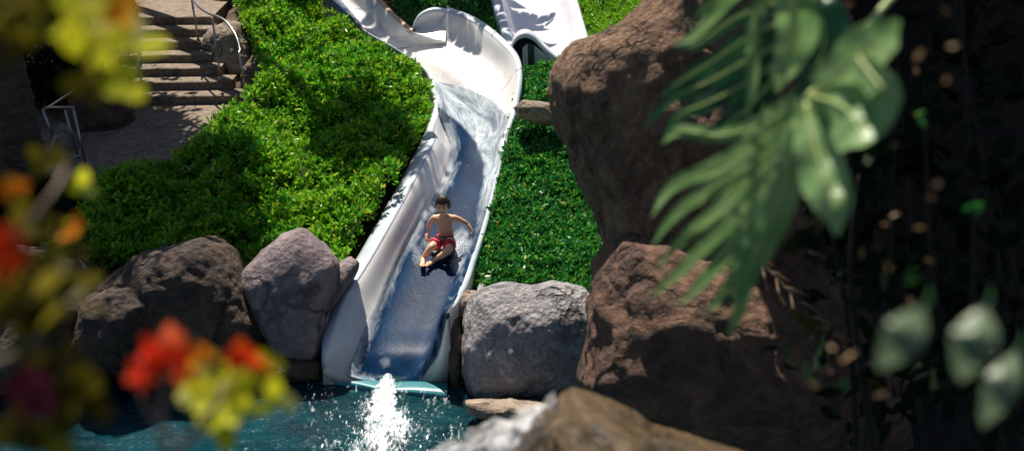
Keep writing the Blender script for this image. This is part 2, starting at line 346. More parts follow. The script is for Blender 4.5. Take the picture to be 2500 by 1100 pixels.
# stair-side rocks
B('boulder', [(500,120),(520,75),(565,48),(600,60),(625,105),(640,160),(625,210),(590,232),(560,205),(525,180)], 18.6, .6, M['rock_tan'], 'tan boulder beside the right handrail of the stairs', seed=16, amp=.06)
B('boulder', [(595,175),(620,140),(655,130),(665,190),(620,230),(590,225)], 17.9, .4, M['rock_tan'], 'small tan boulder at the foot of the stair boulder by the hedge', seed=17, amp=.06)
B('boulder', [(518,20),(530,-20),(575,-30),(590,20),(580,52),(530,58)], 20.2, .5, M['rock_dark'], 'dark boulder at the top of the stairs behind the handrail', seed=18, amp=.06)
B('boulder', [(75,250),(85,180),(130,150),(200,165),(230,230),(215,330),(120,350)], 17.6, .6, M['rock_dark'], 'dark rounded boulder left of the lower handrail', seed=19, amp=.07)
B('boulder', [(170,330),(185,240),(240,205),(310,240),(340,300),(330,340),(260,400),(180,395)], 17.0, .6, M['rock_low'], 'purple brown boulder at the left side of the path', seed=20, amp=.05)
B('boulder', [(130,380),(150,300),(190,330),(210,400),(190,440),(140,430)], 16.2, .4, M['rock_tan'], 'small lumpy rock at the foot of the lower handrail', 'rock', seed=21, amp=.07)
B('boulder', [(-60,60),(60,20),(180,60),(250,110),(300,200),(200,230),(60,220),(-60,180)], 19.5, .8, M['rock_low'], 'long dark rock behind the palm trunk', seed=22, amp=.06)
B('boulder', [(-80,640),(60,600),(200,640),(240,760),(210,920),(60,960),(-80,940)], 11.8, .7, M['rock_dark'], 'dark boulder at the left edge of the pool', seed=23, amp=.06)
# ------------------------------------------------------------------ main slide
LO = [(300,1050),(430,985),(530,928),(640,866),(720,812),(800,789),(880,784)]
LI = [(300,1074),(430,1010),(530,956),(640,894),(720,840),(800,808),(880,800)]
BL = [(360,1120),(430,1098),(500,1058),(560,1022),(640,985),(720,955),(800,925),(860,905),(930,885)]
DR = [(380,1205),(450,1188),(520,1172),(600,1145),(680,1120),(760,1090),(850,1060),(930,1010)]
RI = [(300,1232),(420,1203),(540,1167),(640,1128),(700,1105),(770,1084)]
RO = [(300,1250),(420,1220),(540,1192),(640,1160),(700,1140),(770,1100)]
def line_pt(tab, Y, dz):
    z = G(Y)+dz
    d = Y*FW[1] + (z-H)*FW[2]; py = 550 - F*(Y*UP[1]+(z-H)*UP[2])/d
    px = interp(tab, py); return np.array([(px-1250)/F*d, Y, z])
def lerp(a, b, t): return a*(1-t)+b*t
ST = []
ym = 10.2
ST.append([atY(787, 915, ym), atY(794, 895, ym), atY(822, 905, ym), atY(872, 926, ym), atY(945, 936, ym), atY(1018, 936, ym), atY(1062, 893, ym), atY(1090, 778, ym), atY(1098, 768, ym)])
ST.append([atY(785, 868, 10.3), atY(799, 858, 10.3), atY(835, 885, 10.32), atY(884, 915, 10.32), atY(955, 926, 10.32), atY(1010, 918, 10.32), atY(1050, 866, 10.3), atY(1080, 768, 10.3), atY(1096, 760, 10.3)])
for Y in (10.6, 11.0, 11.5, 12.0, 12.6, 13.2, 13.8, 14.35):
    dl = .38; dr = float(np.interp(Y, [10.2, 12.6], [.68, .32]))
    if Y < 10.7: dl = .36
    lo, li = line_pt(LO, Y, dl-.10), line_pt([(y, x+9) for y, x in LI], Y, dl); b, dd = line_pt(BL, Y, .03), line_pt(DR, Y, .03)
    ri, ro = line_pt(RI, Y, dr), line_pt(RO, Y, dr)
    c = (b+dd)/2; c[2] = G(Y)
    a = lerp(li, b, .60); a[2] = G(Y)+.14; e = lerp(dd, ri, .6); e[2] = G(Y)+.03+(dr-.03)*.35
    ST.append([lo, li, a, b, c, dd, e, ri, ro])
def gs(*pts): return [atG(*p) for p in pts]
ST.append(gs((1042,315,.45),(1060,318,.45),(1088,348,.2),(1118,362,.03),(1155,368,0),(1192,366,.05),(1212,348,.18),(1230,322,.38),(1246,316,.38)))
ST.append(gs((1058,262,.40),(1076,266,.40),(1090,292,.15),(1118,304,.03),(1165,312,0),(1208,322,.08),(1232,300,.22),(1252,262,.42),(1266,255,.42)))
ST.append(gs((1052,215,.35),(1072,222,.35),(1080,240,.12),(1100,252,.02),(1140,262,0),(1190,275,.10),(1238,238,.28),(1262,190,.56),(1275,182,.56)))
ST.append(gs((1036,172,.30),(1050,180,.30),(1056,194,.13),(1064,205,.03),(1085,218,0),(1150,215,.15),(1208,168,.28),(1244,132,.58),(1256,122,.58)))
ST.append(gs((962,118,.30),(974,127,.30),(984,145,.12),(1000,160,.03),(1022,168,0),(1070,152,.20),(1125,105,.30),(1165,62,.58),(1172,50,.58)))
T5 = gs((890,78,.30),(902,86,.30),(915,100,.12),(932,112,.03),(955,120,0),(1010,113,.12),(1062,82,.28),(1090,30,.58),(1092,17,.58))
ST.append(T5)
NU, NV = 14, 7
S = loft(np.array(ST), NU, NV)     # rows along the slide, columns across
slide = thing('water_slide', atY(940, 930, 10.3), 'long pale winding water slide with a banked bend above the seated boy', 'water slide')
def strip(name, P, m, parent, **kw): return grid_mesh(name, P, m, parent, **kw)
li, ri = NV, 7*NV
strip('channel', S[:, li:ri+1], M['slide'], slide)
def rim(P, inner, outer, drop=.55, name='rim', m=M['rim'], thick=.03, par=slide):
    I = P[:, inner]; O = P[:, outer]; up = np.array([0, 0, .015])
    rows = np.stack([I-up*3, I+up*.6, I*.75+O*.25+up*1.5, I*.25+O*.75+up*1.5, O+up*.4, O-up*3, O-np.array([0, 0, drop])], axis=1)
    return strip(name, rows, m, par)
rim(S, li, 0); rim(S, ri, S.shape[1]-1)
# upper chute above the bend
U = [ [p for p in T5[:6]] + gs((1050,108,.2),(1088,104,.32),(1092,101,.32)) ]
U.append(gs((862,50,.3),(874,58,.3),(888,72,.12),(902,84,.03),(925,92,0),(955,90,.05),(985,86,.2),(1006,78,.36),(1014,72,.36)))
U.append(gs((820,12,.3),(832,18,.3),(846,32,.12),(860,44,.03),(885,55,0),(915,58,.05),(942,56,.2),(964,48,.36),(974,43,.36)))
U.append(gs((780,-22,.3),(792,-16,.3),(808,-2,.12),(822,10,.03),(850,18,0),(880,22,.05),(905,20,.2),(926,10,.36),(937,6,.36)))
U.append(gs((735,-62,.3),(748,-56,.3),(764,-42,.12),(778,-32,.03),(805,-22,0),(835,-18,.05),(860,-22,.2),(882,-34,.36),(893,-38,.36)))
U.append(gs((680,-120,.3),(692,-114,.3),(708,-100,.12),(722,-92,.03),(750,-80,0),(780,-74,.05),(805,-80,.2),(826,-92,.36),(837,-96,.36)))
SU = loft(np.array(U), NU, NV)
strip('channel', SU[:, li:ri+1], M['slide'], slide); rim(SU, li, 0)
rim(SU[NU:], ri, SU.shape[1]-1, m=M['rim_tan'])
# recess panel at the start of the banked wall
arc = [(1006,79),(1010,62),(1022,43),(1040,31),(1062,26),(1090,29)]; low = [(1006,80),(1022,85),(1039,90),(1056,95),(1073,99),(1088,104)]
p_top = atG(1090, 30, .58); p_bot = atG(1088, 104, .32)
A_ = catmull(np.array([atY(x, y, lerp(atG(1006,79,.36)[1], p_top[1], t)) for (x, y), t in zip(arc, np.linspace(0, 1, 6)**.6)]), 6)
L_ = catmull(np.array([atY(x, y, lerp(atG(1006,79,.36)[1], p_bot[1]+.05, t)) for (x, y), t in zip(low, np.linspace(0, 1, 6))]), 6)
bulge = np.array([0, .22, 0])
rows = np.stack([lerp(L_, A_, t)+bulge*math.sin(math.pi*t)*.8 for t in np.linspace(0, 1, 10)], axis=1)
strip('end_panel', rows, M['slide'], slide)
up = np.array([0, 0, 1.0])
rows = np.stack([A_-up*.03, A_+up*.01, A_+up*.03+np.array([0, .03, 0]), A_+up*.03+np.array([0, .10, 0]), A_+np.array([0, .13, -.02]), A_+np.array([0, .13, -.6])], axis=1)
strip('rim', rows, M['rim'], slide)
def ribbon(pts, w, m, parent, name='seam'):
    v, f = tube(pts, w, 5); return mesh(name, v, f, m, parent)
ribbon(L_+up*.004, .009, M['seam'], slide); ribbon(np.array([lerp(L_[-1], A_[-1], t)+bulge*math.sin(math.pi*t)*.8 for t in np.linspace(0, 1, 6)]), .006, M['seam'], slide)
NS = normals(S)
def seam_row(P, N, k, a=li, b=ri, w=.004): ribbon(P[k, a:b+1]+N[k, a:b+1]*.001, w, M['seam'], slide)
for k in (12*NU+5,): seam_row(S, NS, k, w=.0025)
NSU = normals(SU); seam_row(SU, NSU, NU//2+5); seam_row(SU, NSU, 3*NU)
# rim joints
for k in (5*NU+4, 10*NU, 12*NU+3, 13*NU+8):
    a = S[k, ri]; b = S[k, -1]; v, f = tube([a+up*.022, b+up*.022], .006, 5); mesh('rim_joint', v, f, M['seam'], slide)
# under-rail on the right
RR = S[NU*3:NU*9, -1]+np.array([.07, 0, -.16])
rows = np.stack([RR, RR+np.array([.07, 0, 0]), RR+np.array([.07, 0, -.3])], axis=1); strip('support_rail', rows, simple('weathered_rail', (.3, .29, .28), .7, 0, 9, .4), slide)
# front plates at the mouth
def plate(a, outer, Y0, Y1, name):
    b = catmull(np.array([atY(x, y, Y1) for x, y in outer]), 6)
    rows = np.stack([lerp(a, b, t)+np.array([0, -.04*math.sin(math.pi*t), 0]) for t in np.linspace(0, 1, 8)], axis=1)
    strip(name, rows, M['slide'], slide)
def resamp(P, n):
    t = np.linspace(0, 1, len(P)); return np.stack([np.interp(np.linspace(0, 1, n), t, P[:, k]) for k in range(3)], 1)
plate(resamp(S[0, 5*NV:ri+1][::-1], 25), [(1098,768),(1099,830),(1097,890),(1093,930),(1092,962)], 10.19, 10.24, 'mouth_wall')
plate(resamp(S[0, li:3*NV+1], 25), [(786,905),(790,920),(796,934),(830,945),(882,948)], 10.19, 10.22, 'mouth_wall')
lip = [(788,912),(870,926),(945,936),(1010,934),(1094,945)]
A2 = catmull(np.array([atY(x, y+2, 10.18) for x, y in lip]), 6)
rows = np.stack([A2+np.array([0, .04, .0]), A2+np.array([0, .0, -.015]), A2*[1, 1, 0]+np.array([0, -.02, -.3])], axis=1); strip('mouth_lip', rows, M['slide'], slide)
tz = catmull(np.array([atZ(x, y-3, -.005) for x, y in [(792,922),(870,934),(940,948),(1010,946),(1092,950)]]), 6)
tf = catmull(np.array([atZ(x, y-5, -.012) for x, y in [(794,933),(870,944),(940,958),(1010,962),(1092,970)]]), 6)
rows = np.stack([tz+[0, .12, -.01], tz, tf, tf+[0, -.01, -.25]], axis=1); strip('teal_step', rows, M['teal'], slide)
# water running down the slide
WP = [(1058,200),(1105,208),(1155,225),(1205,250),(1240,292),(1228,330),(1218,420),(1184,540),(1146,640),(1098,760),(1064,870),(1015,942),(846,926),(868,870),(895,800),(928,720),(964,640),(1006,560),(1050,500),(1092,430),(1102,350),(1072,275)]
FS = loft(np.array(ST), 24, 14); FN = normals(FS); FP = FS + FN*.014
px, py = proj(FP); ins = inpoly(px, py, WP); ed = dist_poly(px, py, WP)
sun_edge = [(262,1072),(290,1108),(310,1132),(350,1163),(400,1182),(450,1180),(500,1168),(560,1158)]
cr = np.interp(py, [a for a, b in sun_edge], [b for a, b in sun_edge])
foam = 1/(1+np.exp(-(px-cr)/2.5)); foam = np.where(py < 262, 1, foam)  # sunlit water past the shadow edge, painted pale through the foam value
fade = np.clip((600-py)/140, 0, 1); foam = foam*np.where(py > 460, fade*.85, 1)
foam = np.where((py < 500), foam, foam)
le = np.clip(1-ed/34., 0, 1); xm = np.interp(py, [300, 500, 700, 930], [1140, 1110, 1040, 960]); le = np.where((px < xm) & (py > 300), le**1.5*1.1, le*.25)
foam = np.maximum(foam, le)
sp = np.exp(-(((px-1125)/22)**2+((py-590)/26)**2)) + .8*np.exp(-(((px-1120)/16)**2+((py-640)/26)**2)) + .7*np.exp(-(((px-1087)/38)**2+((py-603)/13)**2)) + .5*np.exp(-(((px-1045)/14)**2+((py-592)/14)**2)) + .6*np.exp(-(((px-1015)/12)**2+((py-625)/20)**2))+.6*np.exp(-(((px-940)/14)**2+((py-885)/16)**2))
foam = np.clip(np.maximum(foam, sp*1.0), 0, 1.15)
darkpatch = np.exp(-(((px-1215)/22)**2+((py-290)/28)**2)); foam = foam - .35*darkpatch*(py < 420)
base = np.where(ins, 0, 0)
su = np.repeat(np.linspace(0, 9, FS.shape[0])[:, None], FS.shape[1], 1); sv = np.repeat(np.linspace(0, 1.6, FS.shape[1])[None], FS.shape[0], 0)
mk = ins[:-1, :-1] | ins[1:, 1:]
wat = grid_mesh('slide_water', FP, M['flow'], None, attrs={'foam': foam, 'su': su, 'sv': sv}, mask=mk)  # foam holds real foam plus the painted sunlit side of the shadow edge
# drop unused vertices
def prune(o):
    bm = bmesh.new(); bm.from_mesh(o.data); bmesh.ops.delete(bm, geom=[v for v in bm.verts if not v.link_faces], context='VERTS'); bm.to_mesh(o.data); bm.free()
prune(wat); tag(wat, kind='structure')
FS2 = loft(np.array(U), 20, 12); FP2 = FS2+normals(FS2)*.014; px, py = proj(FP2)
WP2 = [(700,-100),(760,-80),(815,-20),(850,20),(878,55),(900,90),(880,85),(820,30),(760,-10)]
ins = inpoly(px, py, WP2); mk = ins[:-1, :-1] | ins[1:, 1:]
w2 = grid_mesh('slide_water', FP2, M['flow'], None, attrs={'foam': np.clip(.55-dist_poly(px, py, WP2)/30, 0, 1), 'su': px*.01, 'sv': py*.01}, mask=mk)
prune(w2); tag(w2, kind='structure')
# ------------------------------------------------------------------ second slide
s2 = thing('water_slide', atG(1330, 130), 'second pale water slide at the top crossed by a spiky leaf shadow', 'water slide')
R2 = [gs((1238,112,.35),(1256,112,.35),(1262,128,.15),(1280,138,.02),(1315,150,0),(1350,156,.02),(1385,152,.15),(1425,128,.32),(1445,124,.32)),
      gs((1222,68,.35),(1244,66,.35),(1252,88,.15),(1270,100,.02),(1310,112,0),(1350,116,.02),(1385,108,.15),(1414,82,.32),(1432,78,.32)),
      gs((1210,30,.35),(1232,28,.35),(1240,48,.15),(1258,62,.02),(1300,72,0),(1340,74,.02),(1378,64,.15),(1402,40,.32),(1420,36,.32)),
      gs((1198,-12,.35),(1222,-14,.35),(1230,8,.15),(1248,20,.02),(1285,30,0),(1325,30,.02),(1366,20,.15),(1392,-4,.32),(1408,-8,.32)),
      gs((1186,-60,.35),(1210,-62,.35),(1218,-40,.15),(1236,-28,.02),(1270,-20,0),(1310,-20,.02),(1350,-30,.15),(1378,-54,.32),(1394,-58,.32)),
      gs((1172,-120,.35),(1196,-122,.35),(1204,-100,.15),(1222,-88,.02),(1256,-80,0),(1296,-80,.02),(1336,-90,.15),(1364,-114,.32),(1380,-118,.32))]
Q = loft(np.array(R2), 10, NV)
strip('channel', Q[:, li:ri+1], M['slide2'], s2); rim(Q, li, 0, par=s2); rim(Q, ri, Q.shape[1]-1, par=s2, m=M['slide2'])
# curled lip arching over the lower end
Yb = atG(1300, 165, 0)[1]
arch = catmull(np.array([atY(x, y, Yb-.25+k*.02) for k, (x, y) in enumerate([(1248,150),(1250,115),(1262,94),(1282,86),(1304,95),(1330,122),(1365,150),(1400,175)])]), 6)
off = np.array([0, .32, .0])
rows = np.stack([arch+[0, 0, -.04], arch+[0, 0, 0], arch+[0, .04, .04], arch+[0, .22, .04], arch+off, arch+off+[0, 0, -.06]], axis=1)
strip('curled_lip', rows, M['slide2'], s2)
inner = arch+np.array([0, .3, -.02])
rows = np.stack([lerp(inner, inner*[1, 1, 0]+[0, 0, G(Yb)-.15], t) for t in np.linspace(0, 1, 4)], axis=1)
strip('hollow', rows, M['hollow'], s2)
def quadp(name, pts, Y, m, par, th=.05):
    a = [atY(x, y, Y) for x, y in pts]; n = len(a); V = a+[p+np.array([0, th, 0]) for p in a]
    Fc = [tuple(range(n))[::-1], tuple(range(n, 2*n))]+[(i, (i+1) % n, n+(i+1) % n, n+i) for i in range(n)]
    return mesh(name, V, Fc, m, par, smooth=False)
quadp('support_panel', [(1276,118),(1288,108),(1290,180),(1276,180)], Yb-.2, M['slide2'], s2)
quadp('support_post', [(1290,107),(1303,110),(1302,185),(1290,185)], Yb-.22, M['hollow'], s2, .08)
quadp('side_panel', [(1304,112),(1335,135),(1400,184),(1400,230),(1304,190)], Yb-.17, M['slide2'], s2, .05)
# ------------------------------------------------------------------ ground cover
def leaves(P, N, size, per=7, spread=.9, jit=.35, w=.42):
    """rosettes of leaves at P with axis N -> (k,6,3) polygons"""
    k = len(P); P = np.repeat(P, per, 0); N = np.repeat(N, per, 0); n = len(P)
    a = np.cross(N, rng.normal(size=(n, 3))); a /= np.linalg.norm(a, axis=1, keepdims=True)
    tilt = rng.uniform(.15, 1.25, n)*spread
    d = N*np.cos(tilt)[:, None] + a*np.sin(tilt)[:, None]; side = np.cross(d, N+rng.normal(0, jit, (n, 3))); side /= np.maximum(np.linalg.norm(side, axis=1, keepdims=True), 1e-6)
    L = (size*rng.uniform(.65, 1.25, n))[:, None]; W = L*w*.5; nr = np.cross(side, d); cup = L*rng.uniform(-.12, .22, n)[:, None]
    b = P + rng.normal(0, size*.25, (n, 3))
    return np.stack([b, b+d*L*.35-side*W+nr*cup*.3, b+d*L*.72-side*W*.75+nr*cup*.2, b+d*L-nr*cup*.6, b+d*L*.72+side*W*.75+nr*cup*.2, b+d*L*.35+side*W+nr*cup*.3], axis=1)
def hz(x, y, base, amp, sc=.9):
    v = np.array([noise.fractal(Vector((a*sc, b*sc, 4)), 1, 2, 3)*.9+.34*noise.noise(Vector((a*4.2, b*4.2, 2))) for a, b in zip(x, y)])
    return G(y)+base+amp*v
def cover(poly, dens, m, label, base=.42, amp=.16, size=.055, shape=None, bed=True):
    xs = [p[0] for p in poly]; ys = [p[1] for p in poly]
    cs = [atG(x, y, base) for x in (min(xs), max(xs)) for y in (min(ys), max(ys))]
    x0, x1 = min(c[0] for c in cs)-.2, max(c[0] for c in cs)+.2; y0, y1 = min(c[1] for c in cs)-.2, max(c[1] for c in cs)+.2
    n = int(dens*(x1-x0)*(y1-y0)); X = rng.uniform(x0, x1, n); Y = rng.uniform(y0, y1, n)
    Z = hz(X, Y, base, amp)
    e = .06; Zx = hz(X+e, Y, base, amp); Zy = hz(X, Y+e, base, amp)
    N = np.stack([-(Zx-Z)/e, -(Zy-Z)/e, np.ones(n)], 1)
    P = np.stack([X, Y, Z], 1); px, py = proj(P)
    ed = dist_poly(px, py, poly); ins = inpoly(px, py, poly)
    k = ins | (ed < rng.uniform(0, 7, n)); P = P[k]; N = N[k]; ed = ed[k]
    N += rng.normal(0, .35, N.shape); N /= np.linalg.norm(N, axis=1, keepdims=True)
    P[:, 2] -= rng.exponential(.035, len(P))
    sz = 1.0
    L = leaves(P, N, size)
    # a lower layer for depth
    sel = rng.random(len(P)) < .45; P2 = P[sel]-[0, 0, .09]; L = np.concatenate([L, leaves(P2, N[sel], size*1.1, 5)])
    o = fast_mesh('ground_cover', L, 6, m); tag(o, label, 'ground cover', kind='stuff')
    if bed:
        gx = np.arange(x0, x1, .08); gy = np.arange(y0, y1, .08); XX, YY = np.meshgrid(gx, gy)
        ZZ = hz(XX.ravel(), YY.ravel(), base-.13, amp).reshape(XX.shape); Pg = np.stack([XX, YY, ZZ], 2); px, py = proj(Pg)
        ii = inpoly(px, py+10, poly) & (dist_poly(px, py, poly) > 6); mk = ii[:-1, :-1] & ii[1:, 1:] & ii[1:, :-1] & ii[:-1, 1:]
        b = grid_mesh('shrub_bed', Pg, M['bed'], None, mask=mk); prune(b); tag(b, kind='structure'); 
        # solid sides down to the ground
    return o
M['bed'] = simple('twiggy_dark_mat', (.012, .03, .008), .9, 0, 25, .7)
LEFT = [(560,-130),(590,20),(612,70),(640,150),(650,175),(600,225),(560,262),(500,320),(440,372),(380,400),(300,415),(225,432),(225,470),(120,600),(140,640),(240,640),(330,625),(400,600),(520,572),(570,590),(600,640),(660,590),(720,560),(780,590),(830,628),(850,600),(888,540),(942,440),(1012,330),(1046,275),(1046,205),(1020,165),(960,130),(900,95),(850,60),(800,25),(745,-30),(690,-130)]
RIGHT = [(1268,170),(1300,165),(1420,140),(1560,190),(1620,420),(1640,600),(1600,690),(1445,705),(1350,690),(1250,690),(1190,705),(1160,700),(1172,640),(1195,560),(1222,440),(1240,330),(1255,280),(1262,235),(1272,200)]
MID = [(900,-130),(1165,-130),(1195,-30),(1215,60),(1245,125),(1235,118),(1210,80),(1165,45),(1110,18),(1060,14),(1020,35),(1005,60),(975,35)]
TOPR = [(1385,-130),(1700,-130),(1580,20),(1520,90),(1440,112),(1428,95)]
cover(LEFT, 380, M['leaf'], 'broad bank of glossy green ground cover between stairs and slide', base=.42, amp=.40, size=.084)
cover(RIGHT, 560, M['leaf_blue'], 'strip of leafy ground cover between slide and brown outcrop', base=.34, amp=.14, size=.072)
cover(MID, 380, M['leaf_blue'], 'patch of ground cover between the two slides', base=.25, amp=.08)
cover(TOPR, 420, M['leaf'], 'bright ground cover right of the second slide', base=.3, amp=.08)
# low dark cover at the left edge of the pool
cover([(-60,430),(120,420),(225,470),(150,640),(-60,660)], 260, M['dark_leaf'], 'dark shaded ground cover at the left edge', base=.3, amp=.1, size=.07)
cover([(-120,-60),(318,-60),(318,60),(230,110),(250,200),(120,240),(-120,200)], 170, M['dark_leaf'], 'near-black undergrowth added for shade behind the palm trunk', base=.3, amp=.25, size=.12)  # leaves put over lit soil; their near-black colour supplies the shade
# ------------------------------------------------------------------ stairs and path
st = thing('staircase', atG(450, 250, 0), 'concrete garden stairs with sunlit treads and dark risers', 'stairs')
Yst, zst = 16.5, .95; r_, t_ = .125, .315
def sx(px, Y, z): d = Y*FW[1]+(z-H)*FW[2]; return (px-1250)/F*d
def step_box(x0, x1, Y0, Y1, z0, z1, skew): # slightly wavy concrete step
    n = 18; V = []; Fc = []
    for i in range(n+1):
        t = i/n; x = x0+(x1-x0)*t; w = .012*noise.noise(Vector((x*2.2, Y0*3, 0)))+skew*t
        h = .006*noise.noise(Vector((x*3, Y0*5, 4)))
        V += [(x, Y0+w+.02, z0), (x, Y0+w+.004, z1-.02), (x, Y0+w+.0, z1-.012+h), (x, Y0+w+.016, z1+h), (x, Y1+w, z1+h)]
    for i in range(n):
        for j in range(4): a = i*5+j; Fc.append((a, a+5, a+6, a+1))
    Fc.append((0, 1, 2, 3, 4)); Fc.append(tuple(n*5+k for k in (4, 3, 2, 1, 0)))
    return V, Fc
rights = [584, 562, 535, 512, 498, 512, 515]
for k in range(7):
    Y0 = Yst+k*t_; z1 = zst+(k+1)*r_; x0 = sx(232, Y0, z1); x1 = sx(rights[k], Y0, z1)
    V, Fc = step_box(x0, x1, Y0, Y0+(t_+.02 if k < 6 else 2.6), z1-r_-.3, z1, .10)
    o = mesh('step', V, Fc, M['concrete'], st, smooth=False)
Pp = []
PATH = [(205,425),(240,380),(250,330),(330,258),(585,245),(600,232),(560,275),(490,340),(400,400),(300,420),(230,440)]
xs = np.linspace(-8, -3.2, 60); ys = np.linspace(13.2, 16.6, 50); Pg = np.zeros((50, 60, 3))
for i, y in enumerate(ys):
    for j, x in enumerate(xs): Pg[i, j] = (x, y, zst - (16.6-y)*.10 + .01*noise.noise(Vector((x*2, y*2, 0))))
o = grid_mesh('path', Pg, M['concrete']); tag(o, kind='structure')
PZ = lambda y: zst-(16.6-y)*.10
# ------------------------------------------------------------------ handrails
def rail(label, posts, top, rad=.018, mid=None):
    root = thing('handrail', posts[0][0], label, 'handrail', 'steel handrails along the stairs')
    v, f = tube(catmull(np.array(top), 8), rad, 10); mesh('top_rail', v, f, M['steel'], root)
    for a, b in posts:
        v, f = tube([a, b], rad*.9, 10); mesh('post', v, f, M['steel'], root)
        v, f = tube([a+[0, 0, -.02], a+[0, 0, .012]], rad*2, 12); mesh('foot_plate', v, f, M['steel'], root)
def A(x, y, Y): return atY(x, y, Y)
rail('curved steel handrail on the right of the stairs by the tan boulder',
     [(A(484,98,17.6), A(468,0,17.62)), (A(538,190,16.8), A(518,42,16.85)), (A(600,216,16.0), A(583,128,16.05))],
     [A(440,-60,18.6), A(468,-4,17.9), A(500,28,17.2), A(545,48,16.75), A(573,82,16.4), A(585,118,16.15), A(583,130,16.05)])
rail('steel handrail with a sunlit bent end beside the palm trunk',
     [(A(140,360,15.2), A(104,265,15.2)), (A(215,425,14.2), A(178,262,14.25)), (A(190,380,14.7), A(158,268,14.7))],
     [A(300,130,17.0), A(222,190,16.2), A(170,228,15.6), A(118,262,15.0), A(118,262,14.9), A(150,262,14.6), A(178,262,14.2)])
rail('short curved steel handrail on the left of the stairs behind yellow leaves',
     [(A(325,318,15.9), A(305,190,15.95)), (A(348,235,16.6), A(336,120,16.6))],
     [A(312,55,17.0), A(326,68,16.9), A(336,90,16.8), A(338,130,16.6), A(332,175,16.3), A(312,205,15.95)])
rail('straight steel post rail at the top left of the stairs', [(A(326,30,18.3), A(320,-60,18.3))], [A(300,-90,19.0), A(320,-60,18.3), A(318,-20,17.8)])
# ------------------------------------------------------------------ trees
def palm_trunk(base, top, r0, r1, label, name='palm_tree'):
    root = thing(name, base, label, 'palm tree'); n = 90; pts = []; rad = []
    for i in range(n):
        t = i/(n-1); pts.append(np.array(base)*(1-t)+np.array(top)*t+np.array([.15*math.sin(t*3), 0, 0]))
        rad.append((r0*(1-t)+r1*t)*(1+.07*((i % 4) == 0))*(1+.25*math.exp(-t*9)))
    v, f = tube(pts, rad, 20); v = [p+np.array([noise.noise(Vector(p*6))*.02]*3) for p in v]
    mesh('trunk', v, f, M['bark'], root); return root
def frond(origin, az, elev, length, droop=1.0, nleaf=34, lw=.04, ll=.5):
    d = np.array([math.cos(az), math.sin(az), 0]); pts = []
    for i in range(13):
        t = i/12; pts.append(np.array(origin)+d*length*t*math.cos(elev*(1-t*.3))+np.array([0, 0, length*(math.sin(elev)*t-droop*.55*t*t)]))
    P = catmull(np.array(pts), 4); polys = []
    for s in (-1, 1):
        for k in range(nleaf):
            t = .12+.86*k/nleaf; i = t*(len(P)-1); a = P[int(i)]; tg = P[min(int(i)+1, len(P)-1)]-a; tg /= np.linalg.norm(tg)
            sd = np.cross(tg, [0, 0, 1])*s; sd /= np.linalg.norm(sd)
            L = ll*math.sin(math.pi*min(1, t*.85+.15))**.6; e = sd*.8+tg*.55+np.array([0, 0, -.25]); e /= np.linalg.norm(e); w = np.cross(e, [0, 0, 1]); w /= np.linalg.norm(w)
            polys.append([a, a+e*L*.35-w*lw, a+e*L*.7-w*lw*.8, a+e*L-[0, 0, .1*L], a+e*L*.7+w*lw*.8, a+e*L*.35+w*lw])
    return P, np.array(polys)
def palm(base, top, r0, r1, label, nf=14, length=2.6, fr_seed=0, azs=None):
    root = palm_trunk(base, top, r0, r1, label); rs = random.Random(fr_seed)
    for k in range(nf):
        P, pl = frond(top, (azs[k] if azs else 2*math.pi*k/nf+rs.uniform(-.2, .2)), rs.uniform(.1, 1.1), length*rs.uniform(.8, 1.1), rs.uniform(.7, 1.2))
        fo = fast_mesh('frond', pl, 6, M['tree_leaf'], root)
        v, f = tube(P[::3], [.03*(1-i/18) for i in range(len(P[::3]))], 6); mesh('frond_stem', v, f, M['bark'], fo) if False else None
    return root
def broad_tree(base, crown, rad, label, n=2600, leaf=.14, seed=0, squash=.6, trunk_r=.16):
    root = thing('tree', base, label, 'tree'); rs = np.random.default_rng(seed)
    base = np.array(base, float); crown = np.array(crown, float); pts = []
    nb = 26; cen = []
    for k in range(nb):
        d = rs.normal(size=3); d /= np.linalg.norm(d); c = crown+d*rad*rs.uniform(.35, .95)*np.array([1, 1, squash]); cen.append(c)
    parts = [tube(catmull(np.array([base, lerp(base, crown, .45)+[.15, .1, 0], crown-[0, 0, rad*.4]]), 6), list(np.linspace(trunk_r, trunk_r*.5, 13)), 12)]
    for c in cen[:12]:
        s = crown-[0, 0, rad*.5]; parts.append(tube(catmull(np.array([s, lerp(s, c, .5)+[0, 0, .1], c]), 4), list(np.linspace(trunk_r*.4, .015, 9)), 7))
    v, f = merge(parts); mesh('trunk', v, f, M['bark'], root)
    P = np.concatenate([c+rs.normal(0, rad*.2, (n//nb, 3)) for c in cen]); N = rs.normal(size=P.shape)+[0, 0, .6]; N /= np.linalg.norm(N, axis=1, keepdims=True)
    fast_mesh('crown', leaves(P, N, leaf, 5, 1.1), 6, M['tree_leaf'], root); return root
SUN_AZ = math.radians(-17); SUN_EL = math.radians(59)   # azimuth from +Y towards +X
S_ = np.array([math.sin(SUN_AZ)*math.cos(SUN_EL), math.cos(SUN_AZ)*math.cos(SUN_EL), math.sin(SUN_EL)])
palm_trunk(atG(55, 470, 0)+np.array([0, 0, -.2]), atG(55, 470, 0)+np.array([-.6, .6, 4.2]), .33, .26, 'thick ringed palm trunk in shade at the left edge')
def over(px, py, dz, t): return atG(px, py, dz)+S_*t
def tree_for(px, py, t, rad, off, label, **kw):
    c = over(px, py, .3, t); b = np.array([c[0]+off[0], c[1]+off[1], 0.0]); b[2] = G(b[1])-.2
    return broad_tree(b, c, rad, label, **kw)
tree_for(150, 330, 5.5, 1.9, (-2.5, 1.5), 'leafy tree shading the rocks left of the stairs', seed=3, n=5200, leaf=.17)
tree_for(270, 640, 6.5, 1.5, (-3.5, 2), 'leafy tree shading the dark boulders', seed=4, n=4200, leaf=.17)
